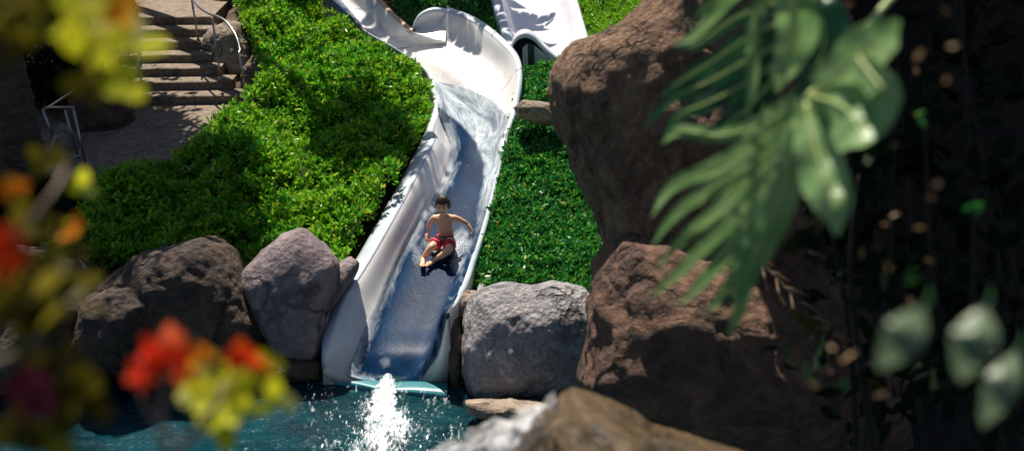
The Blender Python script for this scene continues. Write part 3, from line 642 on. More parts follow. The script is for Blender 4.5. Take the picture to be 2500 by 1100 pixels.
tree_for(345, 500, 6.0, 1.15, (-4.5, 2.5), 'round leafy tree shading the lower left of the green bank', seed=8, n=5200, leaf=.16)
tree_for(880, 360, 6.5, .85, (-5.5, 3.5), 'leaning tree shading the bank beside the slide bend', seed=9, n=2600, leaf=.13)
tree_for(700, 30, 5.5, .7, (-4.0, 3.5), 'small tree shading the top of the green bank', seed=6, n=1300, leaf=.12)
tree_for(350, 200, 5.5, .5, (-3.5, 3), 'small leafy tree shading the middle steps', seed=12, n=1100, leaf=.12)
# palm whose frond shades the second slide
pc = over(1235, 60, .1, 4.2)
pb = np.array([pc[0]-2.2, pc[1]+1.2, 0]); pb[2] = G(pb[1])-.2
PALM = palm(pb, pc+np.array([-1.2, .7, .4]), .16, .12, 'slender palm beside the second slide', nf=9, length=2.2, fr_seed=2, azs=[-.7, -.3, .1, 1.4, 2.2, 3.0, 3.7, 4.4, 5.1])
def shade_frond():
    t = 3.2; sp = catmull(np.array([atG(x, y, .1)+S_*t for x, y in ((1190,-70),(1225,-10),(1262,50),(1290,100),(1318,150))]), 8); polys = []
    for k, (x, y, ex, ey) in enumerate([(1215,-40,1262,-22),(1228,-10,1285,4),(1243,18,1300,44),(1258,42,1342,58),(1272,66,1330,88),(1282,86,1362,98),(1296,110,1352,124),(1305,130,1375,140),(1225,-20,1190,10),(1240,20,1205,45),(1262,50,1225,85),(1280,90,1245,110),(1205,-60,1250,-60)]):
        a = atG(x, y, .1)+S_*t; e = atG(ex, ey, .1)+S_*(t+.0); d = e-a; L = np.linalg.norm(d); w = np.cross(d/L, S_); w /= np.linalg.norm(w); W = .15
        polys.append([a-w*W*.6, a+d*.3-w*W, a+d*.65-w*W*.5, e, a+d*.65+w*W*.5, a+d*.3+w*W, a+w*W*.6][:6])
    fast_mesh('frond', np.array(polys), 6, M['tree_leaf'], PALM); v, f = tube(sp, .07, 6); mesh('frond_stem', v, f, M['bark'], PALM)
    v, f = tube([sp[0], lerp(sp[0], np.array(pc), .5)+[0, 0, .3], pc+np.array([-1.2, .7, .4])], .04, 6); mesh('frond_stem', v, f, M['bark'], PALM)
shade_frond()
# ------------------------------------------------------------------ splash
def splash():
    polys = []; V = []; Fc = []
    def heap(C, R, Hh, seed, n=60):
        P = np.zeros((n, n, 3)); mk = np.zeros((n-1, n-1), bool)
        for i in range(n):
            for j in range(n):
                u = (i/(n-1)*2-1); v = (j/(n-1)*2-1); x = C[0]+u*R[0]; y = C[1]+v*R[1]
                f = noise.fractal(Vector((x*3.5, y*3.0, seed)), .7, 2.1, 6)
                e = max(0, 1-(u*u+v*v)); z = -.04 + Hh*(e**.8)*(.55+1.1*f) + .035*f
                P[i, j] = (x, y, z)
        return P
    n = 420; JX = np.zeros((n, n, 3)); DN = np.zeros((n, n)); mk = np.zeros((n, n), bool)
    for i in range(n):
        for j in range(n):
            px = 740+420*j/(n-1); py = 935+240*i/(n-1); t = (py-935)/200; w = 22+85*t
            q = atZ(px, py, 0); u = (px-(940-8*t))/w; d = math.exp(-u*u*1.3)
            f = noise.fractal(Vector((q[0]*6, q[1]*2.2, 3)), .6, 2.1, 5); g = noise.fractal(Vector((q[0]*34, q[1]*11, 8)), .5, 2.1, 5)
            den = d*1.15+f*.8+g*.7-.55; mk[i, j] = den > -.15; DN[i, j] = den; q[2] = -.01+min(.5, max(den, 0))*.05+.012*g*d+.02; JX[i, j] = q
    o = grid_mesh('splash_foam', JX, foam_soft(), attrs={'den': DN}, mask=mk[:-1, :-1]); prune(o)
    tag(o, 'white churning foam where the slide empties into the pool', 'foam', kind='stuff')
    P = []
    for k in range(500):
        t = rng.random()**.55; px = 935+rng.normal(0, 6+58*t); py = 940+t*170+rng.normal(0, 8); z = abs(rng.normal(0, .05))*(1-.3*t)+.01
        P.append(atZ(px, py, z))
    for k in range(90): P.append(atZ(rng.uniform(760, 1240), rng.uniform(985, 1110), abs(rng.normal(0, .03))+.005))
    P = np.array(P); ico = bmesh.new(); bmesh.ops.create_icosphere(ico, subdivisions=1, radius=1); iv = np.array([v.co[:] for v in ico.verts]); fi = np.array([[v.index for v in f.verts] for f in ico.faces]); ico.free()
    r = rng.exponential(.0018, len(P))+.0014; VV = P[:, None, :]+iv[None]*r[:, None, None]*np.array([1, 3.5, 1.2])
    fast_mesh('water_drops', VV[:, fi].reshape(-1, 3, 3), 3, M['drop'])
    tag(bpy.data.objects['water_drops'], 'flying water drops over the splash', 'water drops', kind='stuff')
    # narrow jet leaving the mouth
    J = catmull(np.array([atY(948, 915, 10.35)+[0, 0, .0], atY(945, 932, 10.2)+[0, 0, .01], atY(940, 955, 9.95)+[0, 0, .0], atY(936, 1000, 9.55)-[0, 0, .02], atY(932, 1040, 9.3)-[0, 0, .08]]), 10)
    rows = []
    for i, p in enumerate(J):
        w = .03+.0035*i; rows.append([p+np.array([math.cos(a)*w*(1+.7*noise.noise(Vector((i*.7, a*2, 0)))), .04*noise.noise(Vector((i*.9, a*3, 3))), math.sin(a)*.022*(1+.9*noise.noise(Vector((i*.8, a*2, 7))))]) for a in np.linspace(0, math.pi, 16)])
    o = grid_mesh('water_jet', np.array(rows), M['foam']); tag(o, 'narrow white jet of water leaving the slide mouth', 'water jet', kind='stuff')
splash()
# white water running over the ochre rock
def cascade():
    rows = []
    L = [(1342,978),(1300,990),(1230,1022),(1140,1058),(1040,1100)]; R = [(1365,990),(1335,1040),(1280,1085),(1220,1140),(1160,1200)]
    l = catmull(np.array([atD(x, y, 3.1+.06*i) for i, (x, y) in enumerate(L)]), 8); r = catmull(np.array([atD(x, y, 2.9+.03*i) for i, (x, y) in enumerate(R)]), 8)
    for i in range(len(l)):
        rows.append([lerp(l[i], r[i], t)+np.array([0, -.06, .05])*math.sin(math.pi*t)+np.array([0, 0, .03])*noise.fractal(Vector((i*.3, t*4, 0)), .8, 2, 4) for t in np.linspace(0, 1, 24)])
    m, nt, b = mat('falling_water'); n = nz(nt, pos(nt, (1, 1, 1)), 9, 7, .7, 1.5)
    nt.links.new(ramp(nt, n, [(.35, (.25, .26, .26)), (.6, (.62, .62, .63))]), b.inputs['Base Color']); b.inputs['Roughness'].default_value = .4
    nt.links.new(ramp(nt, n, [(.36, (.1, .1, .1)), (.6, (.85, .85, .85))]), b.inputs['Alpha']); bump(nt, b, n, .6, .04)
    o = grid_mesh('cascade', np.array(rows), m); tag(o, 'small white cascade beside the wet ochre rock', 'cascade', kind='stuff')
cascade()
# ------------------------------------------------------------------ big split leaves
def lm(name, c, c2, rough=.35, tr=.35):
    m, nt, b = mat(name); n = nz(nt, pos(nt), 9, 5, .6); col = ramp(nt, n, [(.3, c), (.7, c2)])
    nt.links.new(col, b.inputs['Base Color']); b.inputs['Roughness'].default_value = rough
    b.inputs['Specular IOR Level'].default_value = .35; b.inputs['Coat Weight'].default_value = .05; b.inputs['Coat Roughness'].default_value = .4; bump(nt, b, nz(nt, pos(nt), 14, 3, .5), .5, .03)
    t = nt.nodes.new('ShaderNodeBsdfTranslucent'); nt.links.new(col, t.inputs['Color']); ms = nt.nodes.new('ShaderNodeMixShader'); ms.inputs[0].default_value = tr
    nt.links.new(b.outputs[0], ms.inputs[1]); nt.links.new(t.outputs[0], ms.inputs[2]); nt.links.new(ms.outputs[0], nt.nodes['Material Output'].inputs['Surface']); return m
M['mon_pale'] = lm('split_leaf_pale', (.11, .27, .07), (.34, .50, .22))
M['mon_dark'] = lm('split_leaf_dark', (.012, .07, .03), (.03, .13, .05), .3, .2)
M['rib'] = simple('leaf_rib', (.38, .48, .16), .5)
M['sage'] = lm('sage_leaf', (.12, .18, .10), (.20, .27, .16))
def blade(path, widths, fold=.35, n=6):
    """tapered finger: path of 3d points, widths in metres"""
    P = catmull(np.array(path), n); k = len(P); w = np.interp(np.linspace(0, 1, k), np.linspace(0, 1, len(widths)), widths); rows = []
    for i in range(k):
        t = P[min(i+1, k-1)]-P[max(i-1, 0)]; t /= np.linalg.norm(t); v = (P[i]-CAM); v /= np.linalg.norm(v)
        s = np.cross(t, v); s /= np.linalg.norm(s); nr = np.cross(s, t)
        rows.append([P[i]+s*w[i]*u+nr*(abs(u)*fold*w[i] + .12*w[i]*math.sin(i*.9+u*2)) for u in (-1, -.5, 0, .5, 1)])
    rows = np.array(rows); a, b = rows.shape[:2]; Fc = [(i*b+j, i*b+j+1, (i+1)*b+j+1, (i+1)*b+j) for i in range(a-1) for j in range(b-1)]
    return list(rows.reshape(-1, 3)), Fc, P
def split_leaf(label, ribp, fingers, m, petiole, name='split_leaf'):
    """ribp: (px,py,d); fingers: list of ([(px,py,d)...], widths px)"""
    ribp = [(x, y, d*LK) for x, y, d in ribp]; petiole = [(x, y, d*LK) for x, y, d in petiole]; fingers = [([(x, y, d*LK) for x, y, d in p], w) for p, w in fingers]
    root = thing(name, atD(*ribp[0]), label, 'leaf', 'large split leaves hanging on the right'); parts = []; veins = []
    for path, w in fingers:
        pts = [atD(*p) for p in path]; sc = path[0][2]/F
        thin = .84 if path[-1][0] < 1800 else 1.0; v, f, P = blade(pts, [x*sc*thin for x in w]); parts.append((v, f)); veins.append(tube([p-(p-CAM)/np.linalg.norm(p-CAM)*.004 for p in P[:-4]], list(np.linspace(.004, .0015, len(P)-4)), 5))
    v, f = merge(parts); mesh('blade', v, f, m, root)
    rp = catmull(np.array([atD(*p) for p in ribp]), 6); veins.append(tube([p-(p-CAM)/np.linalg.norm(p-CAM)*.006 for p in rp], list(np.linspace(.009, .003, len(rp))), 6))
    v, f = merge(veins); mesh('midrib', v, f, M['rib'], root)
    v, f = tube(catmull(np.array([atD(*p) for p in petiole]), 6), .007, 8); mesh('stalk', v, f, M['rib'] if m is M['mon_pale'] else M['mon_dark'], root)
    return root
LK = .72
split_leaf('large pale green split leaf with long fingers in front of the brown outcrop',
 [(1975,235,2.9),(1930,330,2.95),(1880,460,3.0),(1830,600,3.1),(1790,720,3.2)],
 [([(1950,250,2.9),(1870,300,3.1),(1760,330,3.4),(1660,320,3.6),(1615,350,3.7)], [38,34,24,24,2]),
  ([(1945,290,2.9),(1850,350,3.1),(1740,410,3.3),(1640,455,3.5),(1590,530,3.6)], [30,30,30,24,2]),
  ([(1925,335,2.95),(1840,400,3.1),(1740,460,3.3),(1650,520,3.4),(1592,600,3.5)], [26,28,26,20,2]),
  ([(1905,385,2.95),(1830,440,3.1),(1740,520,3.25),(1660,590,3.4),(1600,660,3.45)], [26,27,22,18,2]),
  ([(1890,430,3.0),(1820,500,3.1),(1740,580,3.2),(1660,660,3.3),(1585,728,3.4)], [26,28,24,20,2]),
  ([(1875,480,3.0),(1815,560,3.1),(1755,640,3.2),(1700,700,3.3),(1650,752,3.35)], [26,28,24,18,2]),
  ([(1860,530,3.05),(1820,600,3.1),(1790,680,3.2),(1750,735,3.25),(1715,765,3.3)], [26,26,22,14,2]),
  ([(1845,560,3.05),(1840,640,3.1),(1820,700,3.2),(1800,770,3.25),(1775,822,3.3)], [24,26,24,20,2]),
  ([(1940,300,2.9),(1920,420,2.95),(1880,540,3.0),(1830,650,3.1),(1790,760,3.2)], [30,52,56,42,4]),
  ([(1968,250,2.85),(1985,340,2.8),(2010,430,2.75),(2035,500,2.7),(2045,575,2.7)], [26,50,58,44,3]),
  ([(1985,235,2.85),(2040,250,2.7),(2080,280,2.6),(2100,320,2.55),(2115,350,2.5)], [30,60,70,60,8]),
  ([(1990,225,2.85),(2050,180,2.7),(2100,130,2.6),(2150,90,2.5),(2195,50,2.45)], [30,50,55,40,4]),
  ([(2095,140,2.6),(2125,180,2.55),(2150,210,2.5),(2165,250,2.5),(2170,310,2.5)], [20,35,40,36,4])],
 M['mon_pale'], [(1975,235,2.9),(2020,190,3.0),(2120,60,3.2),(2250,-80,3.3),(2400,-200,3.4)])
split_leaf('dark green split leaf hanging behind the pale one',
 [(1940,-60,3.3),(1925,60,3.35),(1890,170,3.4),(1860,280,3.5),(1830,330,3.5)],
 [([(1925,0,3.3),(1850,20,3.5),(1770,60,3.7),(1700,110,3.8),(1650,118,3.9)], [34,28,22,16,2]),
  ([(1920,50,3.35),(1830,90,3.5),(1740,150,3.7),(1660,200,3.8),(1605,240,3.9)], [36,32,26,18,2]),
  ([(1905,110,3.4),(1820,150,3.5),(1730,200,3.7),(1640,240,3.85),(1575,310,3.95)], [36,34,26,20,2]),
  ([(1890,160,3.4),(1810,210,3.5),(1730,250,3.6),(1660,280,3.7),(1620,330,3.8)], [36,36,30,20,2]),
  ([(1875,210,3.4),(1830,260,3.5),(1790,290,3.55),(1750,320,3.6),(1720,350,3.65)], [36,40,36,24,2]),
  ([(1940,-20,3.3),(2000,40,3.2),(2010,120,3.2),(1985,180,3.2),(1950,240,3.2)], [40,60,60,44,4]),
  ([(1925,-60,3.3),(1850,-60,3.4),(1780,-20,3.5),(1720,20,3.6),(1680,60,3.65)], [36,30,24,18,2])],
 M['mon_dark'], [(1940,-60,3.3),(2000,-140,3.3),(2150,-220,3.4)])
split_leaf('pale upright split leaf strip at the top above the dark one',
 [(1930,-60,3.05),(1935,20,3.05),(1930,100,3.1),(1910,200,3.15)],
 [([(1925,-60,3.05),(1945,20,3.05),(1945,90,3.1),(1920,160,3.12),(1895,225,3.15)], [40,52,52,34,3]),
  ([(1905,-40,3.2),(1850,20,3.25),(1838,100,3.25),(1836,200,3.3),(1822,300,3.3)], [14,16,16,15,3]),
  ([(1900,-60,3.2),(1800,-20,3.3),(1740,40,3.4),(1690,90,3.5),(1640,110,3.55)], [16,22,18,14,2])],
 M['mon_pale'], [(1930,-60,3.05),(2000,-150,3.1),(2150,-230,3.2)])
OV = [(1.05,4.3),(3.0,3.6),(6.5,4.0),(8,8),(7,13),(3.6,13.5),(1.6,11.5),(1.0,8)]
def shade_overhang():  # slab out of view, added to keep the sun off the right side
    n = 40; c = np.array([3.8, 8.4]); V = []; Fc = []; a = np.linspace(0, 2*math.pi, 65)[:-1]
    O = [np.array(p)-c for p in OV]; ang = [math.atan2(p[1], p[0]) for p in O]; od = sorted(zip(ang, [np.linalg.norm(p) for p in O]))
    A = [od[-1][0]-2*math.pi]+[q[0] for q in od]+[od[0][0]+2*math.pi]; Rr = [od[-1][1]]+[q[1] for q in od]+[od[0][1]]
    for th, rr_, zz in [(0, .02, 6.9), (1, .4, 6.8), (2, .75, 6.85), (3, .95, 7.0), (4, 1.0, 7.3), (5, .92, 7.8), (6, .6, 8.2), (7, .02, 8.3)]:
        for w in a:
            ww = (w+math.pi) % (2*math.pi)-math.pi; r = np.interp(ww, A, Rr)*rr_; x = c[0]+r*math.cos(w); y = c[1]+r*math.sin(w)
            V.append((x, y, zz+.25*noise.fractal(Vector((x, y, zz)), 1, 2, 4)))
    for i in range(7):
        for j in range(64): j2 = (j+1) % 64; Fc.append((i*64+j, i*64+j2, (i+1)*64+j2, (i+1)*64+j))
    tag(mesh('added_overhang', V, Fc, M['rock_low']), 'unseen brown rock slab added to shade the recess on the right', 'rock')
shade_overhang()
def shade_branch():  # branch out of view, added to dapple the pale split leaf
    rs = np.random.default_rng(5); a = atD(1820, 330, 2.2)+S_*1.15; b = np.array([1.6, 4.6, 7.0])
    root = thing('branch', b, 'unseen leafy branch added to cast dappled shade on the big split leaves', 'branch')
    P0 = catmull(np.array([b, lerp(b, a, .5)+[0, 0, .15], a+[-.1, 0, .05], a+[-.6, .1, -.05]]), 8); v, f = tube(P0, list(np.linspace(.03, .005, len(P0))), 7); mesh('stem', v, f, M['bark'], root)
    P = P0[rs.integers(8, len(P0), 46)]+rs.normal(0, .16, (46, 3)); N = rs.normal(size=P.shape)+[0, 0, .7]; N /= np.linalg.norm(N, axis=1, keepdims=True)
    fast_mesh('foliage', leaves(P, N, .13, 3, 1.1), 6, M['tree_leaf'], root)
shade_branch()
# ------------------------------------------------------------------ dark shrub on the right
def wide_leaf(cx, cy, ln, wd, ang, d, label, m=M['sage']):
    a = np.array([math.cos(ang), math.sin(ang)]); pts = [(cx-a[0]*ln/2, cy-a[1]*ln/2, d), (cx, cy, d-.03), (cx+a[0]*ln/2, cy+a[1]*ln/2, d+.03)]
    root = thing('leaf', atD(*pts[0]), label, 'leaf', 'broad pale leaves low on the right')
    v, f, P = blade([atD(*p) for p in pts], [wd*d/F*k for k in (.05, .6, .88, 1, .95, .78, .5, .05)], .25, 8); mesh('blade', v, f, m, root)
    v, f = tube([atD(*pts[0]), atD(pts[0][0]+12, pts[0][1]-22, d+.04), atD(pts[0][0]+14, pts[0][1]-50, d+.5)], .0016, 6); mesh('stalk', v, f, M['mon_dark'], root)
wide_leaf(2200, 825, 190, 50, 2.2, 1.25, 'blurred oval pale leaf nearest the dark rock at lower right')
wide_leaf(2375, 840, 190, 56, 1.9, 1.25, 'blurred oval pale leaf in the middle of the lower right group')
wide_leaf(2440, 950, 200, 40, 2.0, 1.35, 'pointed pale leaf at the right edge below the others')
def right_shrub():
    root = thing('shrub', atD(2500, 1150, 4.4), 'dark tangled shrub with dry leaf tips on the right', 'shrub'); rs = np.random.default_rng(11)
    stems = []; tips = []
    for k in range(13):
        x0 = rs.uniform(2080, 2600); x1 = x0+rs.uniform(-260, 160); y1 = rs.uniform(-60, 750); d = rs.uniform(3.8, 6.2)
        p = catmull(np.array([atD(x0, 1180, d+.3), atD(lerp(x0, x1, .5)+rs.uniform(-60, 60), 700, d), atD(x1, y1, d-.1)]), 10)
        stems.append(tube(p, list(np.linspace(.018, .004, len(p))), 6)); tips += list(p[4:])
    v, f = merge(stems); mesh('stem', v, f, M['rock_black'], root)
    T = np.array(tips); P = T[rs.integers(0, len(T), 170)]+rs.normal(0, .2, (170, 3)); P = P[proj(P)[0] > 1960]; N = rs.normal(size=P.shape)+[0, -.3, .5]; N /= np.linalg.norm(N, axis=1, keepdims=True)
    fast_mesh('foliage', leaves(P, N, .13, 5, 1.1), 6, M['dark_leaf'], root)
    spots = [(2240,120),(2330,100),(2250,180),(2300,205),(2190,350),(2280,440),(2270,480),(2210,520),(2190,560),(2240,555),(2290,640),(2160,650),(2120,650),(2140,600),(2220,740),(2040,860),(2020,855),(2085,860),(2150,900),(2160,950),(1995,900),(2000,950),(2290,20),(2030,15)]
    for sx_, sy_ in spots:
        c = atD(sx_, sy_, 1.7+rs.uniform(0, .8)); n = rs.normal(size=(2, 3)); n /= np.linalg.norm(n, axis=1, keepdims=True)
        fast_mesh('dry_leaf', leaves(c[None], n[:1], .026, 1, 1.0), 6, M['dry_leaf'], root)
    SP = []
    for k in range(6):
        c = atD(rs.uniform(2050, 2480), rs.uniform(50, 1050), rs.uniform(1.8, 2.4)); n = rs.normal(size=(1, 3)); n /= np.linalg.norm(n)
        SP.append(leaves(c[None], n, .03, 3, 1.0))
    fast_mesh('foliage', np.concatenate(SP), 6, M['leaf_blue'], root)
right_shrub()
def vines():
    root = thing('dead_frond', atD(1860, 640, 4.5), 'dry brown frond tips catching the sun below the pale split leaf', 'dead frond'); parts = []
    for k in range(14):
        t = k/13; x = 1826+t*225; y = 606+t*238; d = 4.5-.05*math.sin(t*3)
        v, f, P = blade([atD(x, y, d), atD(x+(24 if k % 2 else 6), y+(8 if k % 2 else 34), d-.05), atD(x+(58 if k % 2 else 14)+rng.uniform(-12, 12), y+(26 if k % 2 else 66), d-.03)], [.0015, .0045, .0008], .3, 4)
        mesh('leaflet', v, f, M['dry_leaf'], root)
    v, f = tube([atD(1820, 600, 4.5), atD(1950, 735, 4.45), atD(2060, 850, 4.5)], .005, 6); mesh('stem', v, f, M['bark'], root)
vines()
# ------------------------------------------------------------------ bougainvillea close to the camera
def bract_set(c, size, rs, n=3, spread=1.0):
    polys = []
    for k in range(n):
        N = np.array([0, -.75, .55])+rs.normal(0, .35, 3); N /= np.linalg.norm(N); a0 = np.cross(N, [0, 0, 1.0]); a0 /= np.linalg.norm(a0); b0 = np.cross(N, a0); cc = c+rs.normal(0, size*.35, 3); w0 = rs.uniform(0, 6.3)
        for q in range(3):
            w = w0+q*2.09+rs.uniform(-.3, .3); d = a0*math.cos(w)+b0*math.sin(w); s = np.cross(d, N); L = size*rs.uniform(1.1, 1.5); W = L*.42
            polys.append(np.array([[cc, cc+d*L*.3-s*W+N*L*.12, cc+d*L*.72-s*W*.75+N*L*.25, cc+d*L+N*L*.3, cc+d*L*.72+s*W*.75+N*L*.25, cc+d*L*.3+s*W+N*L*.12]]))
    return np.concatenate(polys)
def bough(label, stem, flowers, lv, twigs=(), seed=0):
    root = thing('bougainvillea_branch', atD(*stem[0]), label, 'branch', 'flowering branches close to the camera'); rs = np.random.default_rng(seed)
    parts = [tube(catmull(np.array([atD(*p) for p in stem]), 8), list(np.linspace(.006, .002, 8*(len(stem)-1)+1)), 7)]
    for tw in twigs: parts.append(tube(catmull(np.array([atD(*p) for p in tw]), 6), list(np.linspace(.004, .0015, 6*(len(tw)-1)+1)), 6))
    v, f = merge(parts); mesh('stem', v, f, M['twig'], root)
    for (x, y, d, s, mk) in flowers: fast_mesh('flower', bract_set(atD(x, y, d), s, rs), 6, M[mk], root)
    by = {}
    for (x, y, d, s, mk, n) in lv: by.setdefault(mk, []).append(bract_set(atD(x, y, d), s, rs, n, 1.1))
    for mk, L in by.items(): fast_mesh('foliage', np.concatenate(L), 6, M[mk], root)
D = 1.3
bough('sprig with big red orange flowers and yellow leaves over the pool',
  [(250,1500,1.5),(400,1160,1.35),(520,1000,D),(560,930,D),(600,880,D)],
  [(350,918,D,.014,'red_bract'),(395,865,D,.016,'red_bract'),(425,835,D,.016,'red_bract'),(440,880,D,.015,'red_bract'),(478,862,D,.012,'orange_bract'),(370,890,D,.0145,'red_bract'),(585,862,D,.014,'red_bract'),(610,870,D,.012,'red_bract')],
  [(490,905,1.33,.020,'yellow_leaf',2),(500,945,1.37,.020,'yellow_leaf',2),(545,960,1.40,.020,'yellow_leaf',2),(570,915,1.34,.018,'yellow_leaf',2),(645,895,1.31,.017,'yellow_leaf',1),(658,980,1.40,.022,'yellow_leaf',1),(495,1025,1.45,.023,'yellow_leaf',1),(550,1060,1.50,.025,'yellow_leaf',1),(600,1000,1.43,.018,'yellow_leaf',1),(520,990,1.42,.02,'yellow_leaf',2)],
  [[(400,1160,1.35),(395,1050,D),(360,1000,D),(330,930,D)],[(395,1050,D),(400,960,D),(430,880,D)]], seed=1)
bough('drooping branch of yellow leaves at the top left',
  [(-250,-150,1.5),(0,-60,1.3),(150,20,1.25),(240,70,1.25),(290,160,1.3)],
  [(295,25,1.2,.020,'orange_bract')],
  [(165,40,1.2,.030,'yellow_leaf',2),(215,60,1.25,.032,'yellow_leaf',2),(265,100,1.3,.032,'yellow_leaf',2),(300,200,1.42,.026,'yellow_leaf',1),(255,165,1.36,.026,'yellow_leaf',1),(310,90,1.25,.018,'yellow_leaf',1),(225,10,1.15,.024,'yellow_leaf',2),(60,30,1.2,.03,'olive_leaf',2),(20,90,1.2,.03,'olive_leaf',2),(110,15,1.2,.026,'olive_leaf',2),(240,190,1.35,.026,'olive_leaf',1)], seed=2)
bough('branch with a red flower and mixed yellow leaves at the left edge',
  [(-250,800,1.6),(-60,700,1.35),(60,560,1.3),(130,470,1.3),(160,410,1.35)],
  [(8,590,1.15,.020,'red_bract'),(30,620,1.15,.017,'red_bract'),(180,565,1.5,.012,'orange_bract'),(40,465,1.3,.012,'orange_bract')],
  [(120,400,1.6,.020,'olive_leaf',2),(195,450,1.5,.017,'yellow_leaf',1),(105,555,1.3,.018,'olive_leaf',2),(50,500,1.3,.018,'olive_leaf',2),(235,760,1.5,.012,'olive_leaf',1)], seed=3)
bough('olive leaved branch hanging in shade at the lower left',
  [(-250,1000,1.5),(-40,900,1.3),(60,850,1.2),(110,800,1.2),(140,720,1.3)],
  [(105,965,1.2,0.021,'magenta_bract'),(85,940,1.2,0.018,'magenta_bract')],
  [(60,700,1.2,0.030,'olive_leaf',3),(95,790,1.2,0.028,'olive_leaf',3),(170,960,1.2,0.032,'olive_leaf',2),(150,900,1.2,0.028,'olive_leaf',1),(120,660,1.3,0.023,'olive_leaf',3),(40,760,1.2,0.028,'olive_leaf',2),(190,700,1.4,0.021,'olive_leaf',2),(100,1050,1.2,0.030,'olive_leaf',2)], seed=4)
# ------------------------------------------------------------------ boy
SKIN = simple('skin', (.80, .45, .27), .42, 0, 18, .12); SKIN.node_tree.nodes['Principled BSDF'].inputs['Subsurface Weight'].default_value = .08
SKIN.node_tree.nodes['Principled BSDF'].inputs['Subsurface Radius'].default_value = (.02, .008, .004)
HAIR = simple('dark_hair', (.022, .012, .008), .45, 0, 60, .5)
def skin(name, verts, edges, m, parent, sub=2, root=0):
    me = bpy.data.meshes.new(name); me.from_pydata([tuple(v[0]) for v in verts], edges, []); o = bpy.data.objects.new(name+'_tmp', me); COL.objects.link(o)
    md = o.modifiers.new('s', 'SKIN'); md.use_smooth_shade = True; md.branch_smoothing = .6
    for i, v in enumerate(verts):
        r = v[1] if hasattr(v[1], '__len__') else (v[1], v[1]); me.skin_vertices[0].data[i].radius = r
    me.skin_vertices[0].data[root].use_root = True
    md = o.modifiers.new('u', 'SUBSURF'); md.levels = sub; md.render_levels = sub
    dg = bpy.context.evaluated_depsgraph_get(); nm = bpy.data.meshes.new_from_object(o.evaluated_get(dg)); bpy.data.objects.remove(o); nm.name = name
    return put(name, nm, m, parent)
def ellipsoid(c, r, axes, seg=16, ring=10, fn=None):
    V = []; Fc = []
    for i in range(ring+1):
        th = math.pi*i/ring
        for j in range(seg):
            ph = 2*math.pi*j/seg; u = np.array([math.sin(th)*math.cos(ph), math.sin(th)*math.sin(ph), math.cos(th)])
            s = fn(u) if fn else 1.0; V.append(np.array(c)+(axes[0]*u[0]*r[0]+axes[1]*u[1]*r[1]+axes[2]*u[2]*r[2])*s)
    for i in range(ring):
        for j in range(seg): j2 = (j+1) % seg; Fc.append((i*seg+j, (i+1)*seg+j, (i+1)*seg+j2, i*seg+j2))
    return V, Fc
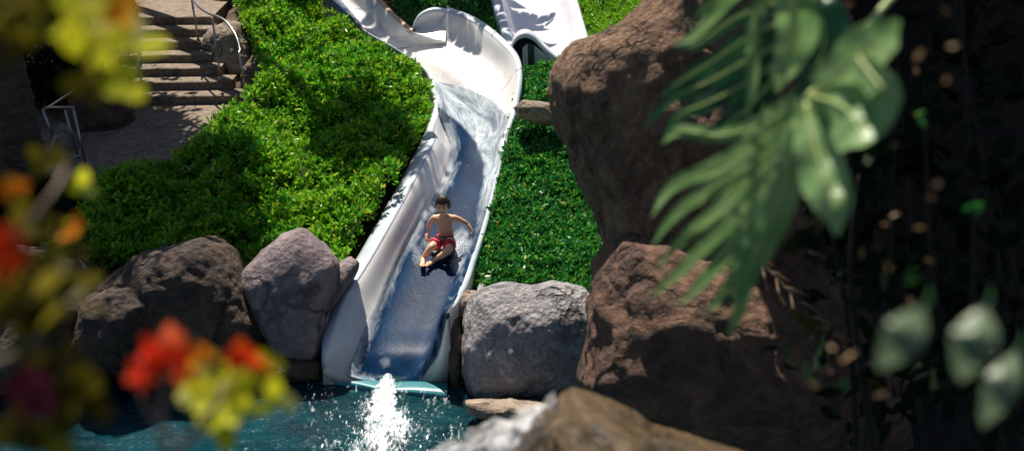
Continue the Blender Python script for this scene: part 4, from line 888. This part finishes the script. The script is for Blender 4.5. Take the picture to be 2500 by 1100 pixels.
def boy():
    root = thing('person', atG(1087, 597, 0), 'shirtless dark haired boy in red striped swim shorts sliding seated down the slide', 'person')
    hip = atG(1087, 583, .13); Y0 = hip[1]
    a = lambda px, py, dy: atY(px, py, Y0+dy)
    belly = a(1087, 566, -.01); chest = a(1085, 543, -.02); ut = a(1084, 530, -.02); neck = a(1083, 521, -.03); hb = a(1082, 512, -.05); hc = a(1081, 500, -.07)
    sl = a(1060, 530, -.03); sr = a(1108, 530, -.01)
    el = a(1045, 552, .05); wl = a(1046, 569, .0); er = a(1140, 545, .06); wr = a(1153, 566, .0)
    hl_ = a(1044, 577, -.03); hr_ = a(1150, 575, -.03)
    hL = a(1077, 585, -.02); hR = a(1099, 587, -.02)
    kL = atG(1053, 602, .21); kR = atG(1096, 609, .21)
    aL = atG(1033, 629, .07); aR = atG(1062, 633, .07)
    cL = lerp(kL, aL, .4)+[0, 0, -.012]; cR = lerp(kR, aR, .4)+[0, 0, -.012]
    tL = atG(1030, 647, .10); tR = atG(1041, 646, .09); bL = lerp(aL, tL, .5)+[0, 0, -.01]; bR = lerp(aR, tR, .5)+[0, 0, -.01]
    V = [(hip, (.115, .09)), (belly, (.105, .078)), (chest, (.125, .085)), (ut, (.10, .062)), (neck, .036), (hb, .036), 
         (sl, .044), (lerp(sl, el, .5), .036), (el, .028), (lerp(el, wl, .45), .027), (wl, .019), (hl_, (.022, .014)),
         (sr, .044), (lerp(sr, er, .5), .036), (er, .028), (lerp(er, wr, .45), .027), (wr, .019), (hr_, (.022, .014)),
         (hL, .075), (lerp(hL, kL, .5), .062), (kL, .048), (cL, .046), (aL, .028), (bL, (.032, .022)), (tL, (.034, .014)),
         (hR, .075), (lerp(hR, kR, .5), .062), (kR, .048), (cR, .046), (aR, .028), (bR, (.032, .022)), (tR, (.034, .014))]
    E = [(0,1),(1,2),(2,3),(3,4),(4,5),(3,6),(6,7),(7,8),(8,9),(9,10),(10,11),(3,12),(12,13),(13,14),(14,15),(15,16),(16,17),
         (0,18),(18,19),(19,20),(20,21),(21,22),(22,23),(23,24),(0,25),(25,26),(26,27),(27,28),(28,29),(29,30),(30,31)]
    body = skin('body', V, E, SKIN, root)
    # fingers, joined to the body mesh below
    extra = []
    def hand(w, h, sgn):
        d = h-w; d /= np.linalg.norm(d); s = np.cross(d, [0, -1, .4]); s /= np.linalg.norm(s)
        for k, (o, l) in enumerate(((-.018, .038), (-.006, .045), (.006, .042), (.017, .033))):
            p0 = h+s*o; extra.append(tube([p0-d*.01, p0+d*.012, p0+d*(.012+l*.5)+[0, -.006, -.004], p0+d*(.008+l)+[0, -.012, -.012]], [.0085, .008, .007, .005], 7))
        extra.append(tube([w+s*sgn*.01+d*.015, w+s*sgn*.032+d*.03, w+s*sgn*.036+d*.05], [.010, .008, .006], 7))
    hand(wl, hl_, 1); hand(wr, hr_, -1)
    for a_, t_ in ((aL, tL), (aR, tR)):
        d = t_-a_; d /= np.linalg.norm(d); s = np.cross(d, [0, 0, 1]); s /= np.linalg.norm(s)
        for k, o in enumerate((-.024, -.011, .001, .012, .022)): r = .011 if k == (0) else .0075; extra.append(tube([t_+s*o, t_+s*o+d*.02, t_+s*o+d*(.034-.003*k)], [r, r, r*.7], 7))
    # head: face looks down and toward the camera
    fwd = np.array([-.16, -.95, -.10]); fwd /= np.linalg.norm(fwd); rt = np.cross([0, 0, 1.0], fwd); rt /= np.linalg.norm(rt); hu = np.cross(fwd, rt)
    ax = (rt, fwd, hu); hcn = a(1081, 501, -.06)
    def hf(u):
        s = 1.0
        if u[2] < 0: s -= .16*(-u[2])*abs(u[0])**1 ; s -= .10*max(0, -u[2])*max(0, -u[1])
        if u[1] > .5 and abs(u[0]) < .2 and -.35 < u[2] < .1: s += .10*(1-abs(u[0])/.2)*(1-abs(u[2]+.18)/.3 if abs(u[2]+.18) < .3 else 0)
        for e in (-.32, .32):
            s -= .05*math.exp(-(((u[0]-e)/.16)**2+((u[2]-.02)/.12)**2))*(u[1] > 0)
        return s
    extra.append(ellipsoid(hcn, (.070, .086, .104), ax, 30, 24, hf))
    for sg in (-1, 1): extra.append(ellipsoid(hcn+rt*sg*.072+hu*-.01, (.010, .018, .028), ax, 10, 8))
    v, f = merge(extra); bm = bmesh.new(); bm.from_mesh(body.data); me2 = bpy.data.meshes.new('x'); me2.from_pydata([tuple(p-np.array(root.location)*0) for p in v], [], f); bm.from_mesh(me2)
    for fc in bm.faces: fc.smooth = True
    bmesh.ops.recalc_face_normals(bm, faces=bm.faces); bm.to_mesh(body.data); bm.free()
    # hair cap with locks
    def hairf(u):
        return 1.0+.03*math.sin(u[0]*22)+.04*noise.noise(Vector(u*6))
    V_, F_ = ellipsoid(hcn+hu*.012-fwd*.008, (.079, .094, .110), ax, 48, 32, hairf); keep = []
    for q in F_:
        c = sum(V_[i] for i in q)/4-hcn; f_ = c@fwd; z_ = c@hu; x_ = c@rt
        if z_ > (.056 if f_ > .03 else (-.005 if f_ > -.02 else -.06)) + .012*math.sin(x_*160): keep.append(q)
    h = mesh('hair', V_, keep, HAIR, root); sd = h.modifiers.new('solid', 'SOLIDIFY'); sd.thickness = .012
    dk = simple('eye', (.03, .02, .015), .3); 
    for sg in (-1, 1):
        v, f = ellipsoid(hcn+rt*sg*.026+fwd*.079+hu*.0, (.012, .005, .005), ax, 10, 6); mesh('eye', v, f, dk, root)
        v, f = tube([hcn+rt*sg*.012+fwd*.083+hu*.020, hcn+rt*sg*.028+fwd*.080+hu*.024, hcn+rt*sg*.042+fwd*.070+hu*.018], .0035, 6); mesh('eyebrow', v, f, HAIR, root)
    v, f = tube([hcn-rt*.022+fwd*.068-hu*.052, hcn+fwd*.076-hu*.056, hcn+rt*.022+fwd*.068-hu*.052], [.003, .006, .003], 8); mesh('lips', v, f, simple('lips', (.42, .13, .09), .5), root)
    # shorts
    m, nt, b = mat('striped_shorts'); at = nd(nt, 'ShaderNodeAttribute', attribute_name='band')
    c = ramp(nt, at.outputs['Fac'], [(0, (.55, .010, .05)), (.40, (.75, .72, .68)), (.46, (.70, .42, .20)), (.49, (.75, .72, .68)), (.54, (.03, .04, .14)), (.59, (.55, .010, .05))], 'CONSTANT')
    c = mix(nt, nz(nt, pos(nt), 40, 3), c, (.5, .5, .5), 'MULTIPLY') if False else c
    nt.links.new(c, b.inputs['Base Color']); b.inputs['Roughness'].default_value = .7; bump(nt, b, nz(nt, pos(nt), 35, 4), .5, .01)
    mL = lerp(hL, kL, .8); mR = lerp(hR, kR, .8)
    sv = [(hip+[0, .01, .015], (.135, .11)), (lerp(hip, belly, .75), (.122, .096)), (hL, .098), (lerp(hL, kL, .55), .092), (mL, .086), (hR, .098), (lerp(hR, kR, .55), .092), (mR, .086)]
    sh = skin('swim_shorts', sv, [(0,1),(0,2),(2,3),(3,4),(0,5),(5,6),(6,7)], m, root)
    co = np.array([v.co[:] for v in sh.data.vertices]); ax1 = (lerp(hL, hR, .5)-belly); top = belly; end = lerp(mL, mR, .5)
    t = ((co-top)@(end-top))/((end-top)@(end-top)); at_ = sh.data.attributes.new('band', 'FLOAT', 'POINT'); at_.data.foreach_set('value', np.clip(t*.95+.0, 0, 1).astype(np.float32))
boy()
# splash around the boy
def boysplash():
    P = []
    for cx, cy, sx_, sy_, n, hh in ((1125,585,14,16,260,.10),(1018,628,8,14,120,.05),(1045,590,8,10,60,.04),(1118,640,10,14,80,.03)):
        for k in range(n): P.append(atG(cx+rng.normal(0, sx_), cy+rng.normal(0, sy_), .05+abs(rng.normal(0, hh))))
    P = np.array(P); ico = bmesh.new(); bmesh.ops.create_icosphere(ico, subdivisions=1, radius=1); iv = np.array([v.co[:] for v in ico.verts]); fi = np.array([[v.index for v in f.verts] for f in ico.faces]); ico.free()
    r = rng.exponential(.0016, len(P))+.0016; VV = P[:, None, :]+iv[None]*r[:, None, None]
    tag(fast_mesh('water_spray', VV[:, fi].reshape(-1, 3, 3), 3, M['drop']), 'small spray of drops thrown up around the sliding boy', 'spray', kind='stuff')
boysplash()
# ------------------------------------------------------------------ light, sky, camera
w = bpy.data.worlds.new('World'); SC.world = w; w.use_nodes = True; nt = w.node_tree; bg = nt.nodes['Background']
sky = nt.nodes.new('ShaderNodeTexSky'); sky.sky_type = 'NISHITA'; sky.sun_disc = False; sky.sun_elevation = SUN_EL; sky.sun_rotation = SUN_AZ
nt.links.new(sky.outputs[0], bg.inputs['Color']); bg.inputs['Strength'].default_value = .055
sl = bpy.data.lights.new('sun', 'SUN'); sl.energy = 4.9; sl.angle = math.radians(.5); sl.color = (1, .91, .79)
so = bpy.data.objects.new('sun', sl); COL.objects.link(so); so.rotation_euler = Vector(S_).to_track_quat('Z', 'Y').to_euler()
cd = bpy.data.cameras.new('camera'); co = bpy.data.objects.new('camera', cd); COL.objects.link(co)
co.location = (0, 0, H); co.rotation_euler = (math.pi/2-PITCH, 0, 0); cd.lens = 40; cd.sensor_width = 36; cd.clip_end = 500; cd.clip_start = .05
cd.dof.use_dof = True; cd.dof.focus_distance = 13.5; cd.dof.aperture_fstop = 1.7
SC.camera = co
SC.view_settings.view_transform = 'Standard'; SC.view_settings.look = 'None'; SC.view_settings.exposure = .62
SC.cycles.max_bounces = 6; SC.cycles.use_denoising = True; SC.cycles.caustics_reflective = False
